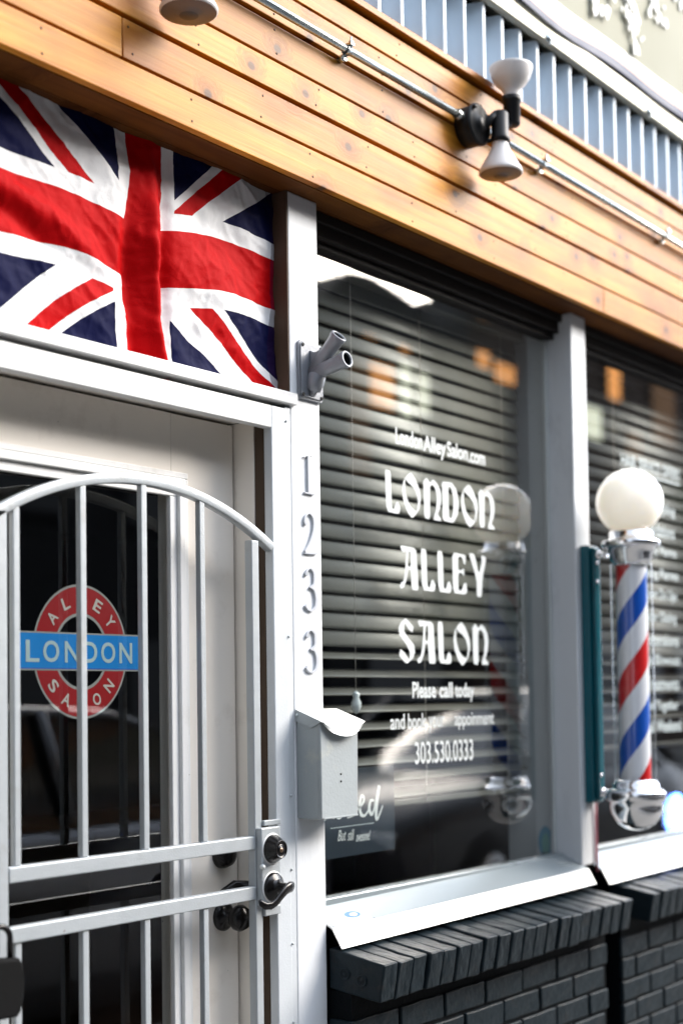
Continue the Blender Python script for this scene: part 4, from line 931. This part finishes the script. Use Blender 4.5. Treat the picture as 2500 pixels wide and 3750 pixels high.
# ================================================================== FLOODLIGHTS + CONDUIT
def floodlight(x, label):
    t = thing('floodlight', (x, -.075, 3.02), label, 'floodlight', 'twin bulb black floodlights on the pine boards')
    K = M['blackpl']; ax = Vector((.35, -1, 0)).normalized()
    MB().lathe([(.052, 0), (.054, .004), (.054, .034), (.049, .040), (0, .040)], K, (x, -.0745, 3.030), (0, -1, 0), 32).build('junction_box', t)
    MB().lathe([(.057, 0), (.057, .006), (.050, .012), (.022, .014), (.020, .020), (0, .020)], K, (x, -.1150, 3.030), (0, -1, 0), 32).build('cover_plate', t)
    for (dx, dz) in ((-.036, .036), (.036, -.036)): MB().lathe([(.006, 0), (.006, .010), (0, .011)], K, (x + dx, -.125, 3.030 + dz), (0, -1, 0), 10).build('screw', t)
    # lower head
    cx = x + .060
    MB().tube([(x + .012, -.122, 3.020), (x + .030, -.140, 3.050), (cx - .012, -.148, 3.068)], .011, K, 12).build('knuckle', t)
    MB().lathe([(0, .074), (.018, .072), (.0235, .066), (.0240, .005), (.0270, .000), (.0275, -.012), (.0225, -.014)], K, (cx, -.150, 3.004), (0, 0, 1), 28).build('socket', t)
    b = MB().lathe([(.0215, 0), (.0225, -.010), (.030, -.028), (.044, -.052), (.0565, -.074), (.0600, -.082), (.0600, -.086), (.057, -.0885)], M['bulb'], (cx, -.150, 2.992), (0, 0, 1), 40).build('bulb', t)
    MB().lathe([(.0568, 0), (.040, -.004), (.020, -.006), (.0195, -.0065), (0, -.0072)], M['lens'], (cx, -.150, 2.9035), (0, 0, 1), 40, mats=[M['lens']] * 3 + [M['lensdk']]).build('lens', b)
    # upper head
    ux = x + .125; uy = -.150
    MB().tube([(x + .020, -.122, 3.040), (x + .060, -.140, 3.052), (ux - .012, uy, 3.060)], .010, K, 12).build('knuckle', t)
    MB().lathe([(0, -.002), (.020, 0), (.0235, .006), (.0235, .062), (.0270, .066), (.0275, .080), (.0220, .082)], K, (ux, uy, 3.058), (0, 0, 1), 28).build('socket', t)
    b = MB().lathe([(.0215, 0), (.022, .012), (.029, .024), (.043, .038), (.054, .056), (.0590, .074), (.0600, .079), (.0600, .084), (.057, .0855), (.050, .0840), (0, .080)], M['bulb'], (ux, uy, 3.138), (0, 0, 1), 40).build('bulb', t)
    return t
f1 = floodlight(.655, 'black floodlight with two white bulbs, one up one down, right of the conduit')
f2 = copy_tree(f1); f2.location.x -= 1.222; f2.location.z -= .018; f2['label'] = 'floodlight at the top left edge, only its grey lower bulb in view'
t = thing('conduit_pipe', (1, -.1, 3.04), 'galvanised conduit pipe clamped along the pine fascia between the floodlights', 'pipe')
mb = MB(); mb.tube([(-.560, -.100, 3.040), (.595, -.100, 3.040)], .0098, M['galv'], 16); mb.build('pipe_length', t)
mb = MB(); mb.tube([(.715, -.100, 3.040), (4.0, -.100, 3.028)], .0085, M['galv'], 16); mb.build('pipe_length', t)
MB().lathe([(.0125, 0), (.0135, .004), (.0135, .02), (.0115, .024), (.0115, .030)], M['galv'], (.575, -.100, 3.040), (1, 0, 0), 18).build('connector', t)
MB().lathe([(.0125, 0), (.0135, .004), (.0135, .02), (.0115, .024)], M['galv'], (.712, -.100, 3.040), (1, 0, 0), 18).build('connector', t)
for x in (.095, 1.040, 1.872):
    mb = MB(); mb.tube([(x, -.0745, 3.022), (x, -.094, 3.024)], .009, M['galv'], 10)
    mb.lathe([(.0125, -.008), (.0125, .008), (.0098, .008)], M['galv'], (x, -.100, 3.0395), (1, 0, 0), 18)
    mb.box(x - .007, x + .007, -.118, -.100, 3.046, 3.052, M['galv'], .001); mb.tube([(x, -.112, 3.040), (x, -.112, 3.068)], .0026, M['galv'], 8); mb.lathe([(.006, 0), (.006, .005), (0, .005)], M['galv'], (x, -.112, 3.052), (0, 0, 1), 6)
    mb.build('clamp', t)

# ================================================================== STREET ACROSS
def car(x, y, label, paint, rz=0, tall=1.15):
    t = thing('parked_car', (x, y, -.18), label, 'car', 'cars parked along the kerb')
    def q(mb, nm, par=t):
        o = mb.build(nm); o.parent = par; o.matrix_parent_inverse = Matrix(); return o
    # body: lofted sections along x, half widths taper
    sec = [(-2.25, .45, .70, .72), (-2.15, .28, .86, .82), (-1.5, .20, .97, .88), (-.7, .18, .98, .90), (.3, .18, .97, .90), (1.0, .20, .94, .89), (1.8, .24, .84, .84), (2.18, .30, .72, .76), (2.28, .42, .62, .66)]
    mb = MB(); rings = []
    for (sx, zb, zt, hw) in sec:
        ring = []
        for (a, b) in ((-.96, 0), (-1, .25), (-1, .62), (-.95, .88), (-.80, 1), (0, 1.03), (.80, 1), (.95, .88), (1, .62), (1, .25), (.96, 0)):
            ring.append(mb.bm.verts.new((sx, a * hw, zb + (zt - zb) * b)))
        rings.append(ring)
    for i in range(len(rings) - 1):
        for k in range(10): mb._fin([mb.bm.faces.new((rings[i][k], rings[i][k + 1], rings[i + 1][k + 1], rings[i + 1][k]))], paint, True)
        mb._fin([mb.bm.faces.new((rings[i][10], rings[i][0], rings[i + 1][0], rings[i + 1][10]))], M['tyre'])
    for e in (0, -1): mb._fin([mb.bm.faces.new(rings[e])], paint)
    q(mb, 'body')
    def cabin(inset, sl, m0, nm, zt, lift=0):
        mb = MB(); R2 = []
        for (sx, z, hw) in sl: R2.append([mb.bm.verts.new((sx, a * (hw + inset), z + lift)) for a in (-1, 1)])
        return mb
    mb = MB(); prof = [(-1.62, .94), (-1.05, 1.36), (-.75, 1.41), (-.1, 1.43), (.35, 1.38), (1.12, .92)]
    L_ = [mb.bm.verts.new((a, -(.80 if z < 1 else .60), z)) for a, z in prof]; R_ = [mb.bm.verts.new((a, (.80 if z < 1 else .60), z)) for a, z in prof]
    mb._fin([mb.bm.faces.new(L_), mb.bm.faces.new(R_[::-1])], M['carg'])
    for i in range(5): mb._fin([mb.bm.faces.new((L_[i], L_[i + 1], R_[i + 1], R_[i]))], M['carg'], True)
    q(mb, 'glazing')
    mb = MB(); pr = [(-1.15, 1.345), (-.75, 1.425), (-.1, 1.445), (.40, 1.385)]
    L_ = [[mb.bm.verts.new((a, w * .62, z - (.02 if abs(w) > .9 else 0))) for w in (-1.02, -.9, -.4, .4, .9, 1.02)] for a, z in pr]
    for i in range(3):
        for k in range(5): mb._fin([mb.bm.faces.new((L_[i][k], L_[i + 1][k], L_[i + 1][k + 1], L_[i][k + 1]))], paint, True)
    o = q(mb, 'roof'); md = o.modifiers.new('t', 'SOLIDIFY'); md.thickness = .03
    for s_ in (-1, 1):
        mb = MB()
        for (a, b) in (((-1.62, .95), (-1.12, 1.36)), ((-.32, .96), (-.28, 1.42)), ((1.14, .93), (.38, 1.39))):
            mb.tube([(a[0], s_ * .81, a[1]), (b[0], s_ * .625, b[1])], .035, paint, 6)
        q(mb, 'pillar_trim')
        for wx in (-1.42, 1.38):
            w = q(MB().lathe([(.0, -.10), (.20, -.10), (.31, -.09), (.33, -.05), (.33, .05), (.31, .09), (.20, .10), (0, .10)], M['tyre'], (wx, s_ * .80, .33), (0, 1, 0), 28), 'wheel')
            mb = MB(); mb.lathe([(.20, .105), (.19, .112), (.06, .108), (.04, .12), (0, .12)], M['rimm'], (wx, s_ * .80, .33), (0, s_, 0), 20); o = mb.build('rim'); o.parent = w
        q(MB().box(.78, .93, s_ * .92 - .09, s_ * .92 + .09, .95, 1.06, paint, .02), 'mirror')
        q(MB().box(2.16, 2.245, s_ * .56 - .13, s_ * .56 + .13, .58, .68, M['lampw'], .015), 'headlight')
        q(MB().box(-2.245, -2.17, s_ * .58 - .12, s_ * .58 + .12, .66, .78, M['lampr'], .015), 'tail_light')
        q(MB().box(-.45, -.30, s_ * .905 - .008, s_ * .905 + .008, .80, .825, M['chrome'], .003), 'door_handle')
    t.rotation_euler.z = rz; t.scale.z = tall
    return t
car(1.7, -3.6, 'silver saloon car parked at the kerb opposite the gated door', M['carp2'], PI)
car(6.9, -3.6, 'dark saloon car parked at the kerb, farther along the street', M['carp'], PI, 1.2)

def building(x0, x1, h, wall, label, wins_and_glows, wcol, roof_h=.35, deep=8.0):
    y1 = -16.0; y0 = -16.0 - deep
    t = thing('street_building', ((x0 + x1) / 2, -20, -.03), label, 'building', 'buildings across the street')
    MB().box(x0, x1, y0, y1, -.03, h, wall).build('wall', t)
    MB().box(x0 - .1, x1 + .1, y0, y1 + .18, h, h + roof_h, M['darkwall']).build('parapet', t)
    for (a, b, c, d, m) in wins_and_glows: 
        f = MB().box(a, b, y1 + .003, y1 + .08, c, d, M['darkwall']).build('window_frame', t)  # also made round the added glow patches
        MB().box(a + .12, b - .12, y1 + .081, y1 + .10, c + .12, d - .12, m).build('pane_or_glow', f)  # glowing orange and cream panes are added sunlight patches, not windows
    return t
dg = M['carg']
building(-24, 8, 11.5, M['darkwall'], 'dark tall building across the street, leftmost of the row', [(i * 3.0 - 22, i * 3.0 - 20.2, zz, zz + 1.8, dg) for i in range(9) for zz in (.9, 4.6, 8.2)], dg)
building(8.2, 17.0, 12.0, M['darkwall'], 'dark grey building across the street with plain front', [(9 + i * 3.0, 10.8 + i * 3, zz, zz + 1.8, dg) for i in range(3) for zz in (.9, 4.6)], dg, .2)
building(17.2, 20.6, 9.7, M['darkwall'], 'dark grey lower building across the street between taller ones', [(17.8, 19.8, .9, 2.7, dg)], dg, .25)
gb = building(20.8, 26.2, 9.45, M['darkwall'], 'dark brown gable fronted building with glowing patches in place of sunlight across the street', [(22.0, 22.7, 9.3, 10.0, M['orange']), (22.75, 23.3, 9.45, 9.95, M['bricko']), (23.35, 23.9, 9.2, 9.85, M['orange']), (22.2, 23.3, 7.8, 9.0, M['orange']), (23.35, 24.0, 7.7, 9.2, M['creamglow']), (24.05, 24.7, 7.9, 9.1, M['creamglow']), (21.4, 22.4, 6.2, 9.0, M['bricko']), (22, 25, .8, 2.6, dg)], dg, .25)
building(26.4, 29.0, 11.6, M['brownw'], 'narrow brown building with glowing orange patches in place of sunlight across the street', [(26.6, 27.4, 9.45, 10.1, M['orange']), (27.42, 28.6, 9.25, 9.95, M['orange']), (26.7, 27.4, 10.6, 11.2, M['bricko']), (27, 28.4, .8, 2.6, dg)], dg, .35, 1.0)
building(29.2, 40, 12.0, M['brownw'], 'tall brown building with cream panels and glowing patches in place of sunlight across the street', [(33.6, 34.5, 9.8, 11.2, M['orange']), (31.6, 33.3, 8.5, 9.6, M['creamglow']), (33.35, 34.6, 8.8, 9.5, M['creamw']), (34.65, 35.8, 8.3, 9.3, M['bricko']), (36.4, 38.2, 8.9, 11.2, M['bricko'])] + [(30 + i * 2.6, 31.6 + i * 2.6, 1, 3.4, dg) for i in range(4)], dg, .35, 1.6)
building(40.2, 70, 9.5, M['brownw'], 'long brown building across the street, farthest right', [(41 + i * 3.6, 43 + i * 3.6, 4.5, 7.5, dg) for i in range(7)], dg)
MB().prism([(20.7, 9.705), (20.7, 10.0), (21.6, 10.7), (22.4, 10.75), (23.6, 10.58), (24.5, 10.30), (25.1, 10.22), (25.6, 10.45), (26.0, 10.95), (26.3, 11.3), (26.3, 9.705)], 'y', -17.6, -15.85, M['darkwall']).build('gable_roof', gb)
# unseen block added left of the shop to cut light from that side
t = thing('street_building', (-9, -1, -.03), 'unseen dark building added on the near side to cut light from the left', 'building', 'buildings across the street')
MB().box(-13, -5.2, -1.9, 6, -.03, 8.5, M['darkwall']).build('wall', t)
MB().box(-13.1, -5.1, -2.0, 6, 8.5, 8.8, M['darkwall']).build('parapet', t)
for k in range(3): MB().box(-12.2 + k * 2.4, -10.8 + k * 2.4, -1.95, -1.903, 3.6, 5.6, M['carg']).build('window_frame', t)  # part of the added unseen block
def tree(x, y, h, r, label, seed):
    t = thing('street_tree', (x, y, -.03), label, 'tree', 'leafy trees across the street'); rn = random.Random(seed)
    MB().tube([(x, y, -.03), (x + .1, y, h * .3), (x - .05, y, h * .55), (x + .1, y, h * .85)], [.16, .13, .10, .04], M['bark'], 8).build('trunk', t)
    mb = MB()
    for k in range(9):
        a = rn.uniform(0, 2 * PI); mb.tube([(x, y, h * rn.uniform(.4, .6)), (x + math.cos(a) * r * .6, y + math.sin(a) * r * .6, h * rn.uniform(.65, .9))], [.05, .015], M['bark'], 6)
    mb.build('limbs', t)
    mb = MB(); cl = [(rn.gauss(0, r * .5), rn.gauss(0, r * .5), rn.gauss(0, h * .13)) for _ in range(26)]
    for k in range(2600):
        c = cl[k % 26]; p = Vector((x + c[0] + rn.gauss(0, r * .17), y + c[1] + rn.gauss(0, r * .17), h * .75 + c[2] + rn.gauss(0, r * .15))); s_ = rn.uniform(.05, .11)
        d1 = Vector((rn.gauss(0, 1), rn.gauss(0, 1), rn.gauss(0, 1))).normalized(); d2 = d1.orthogonal().normalized()
        mb._fin([mb.bm.faces.new([mb.bm.verts.new(p + d1 * s_), mb.bm.verts.new(p + d2 * s_ * .6), mb.bm.verts.new(p - d1 * s_), mb.bm.verts.new(p - d2 * s_ * .6)])], M['leaf'])
    mb.build('crown', t, keep=True)
tree(23.5, -13.6, 5.6, 1.5, 'leafy tree on the far pavement before the dark gabled building', 3)
tree(34.5, -13.6, 8.0, 2.2, 'broad leafy tree on the far pavement before the tall brown building', 5)
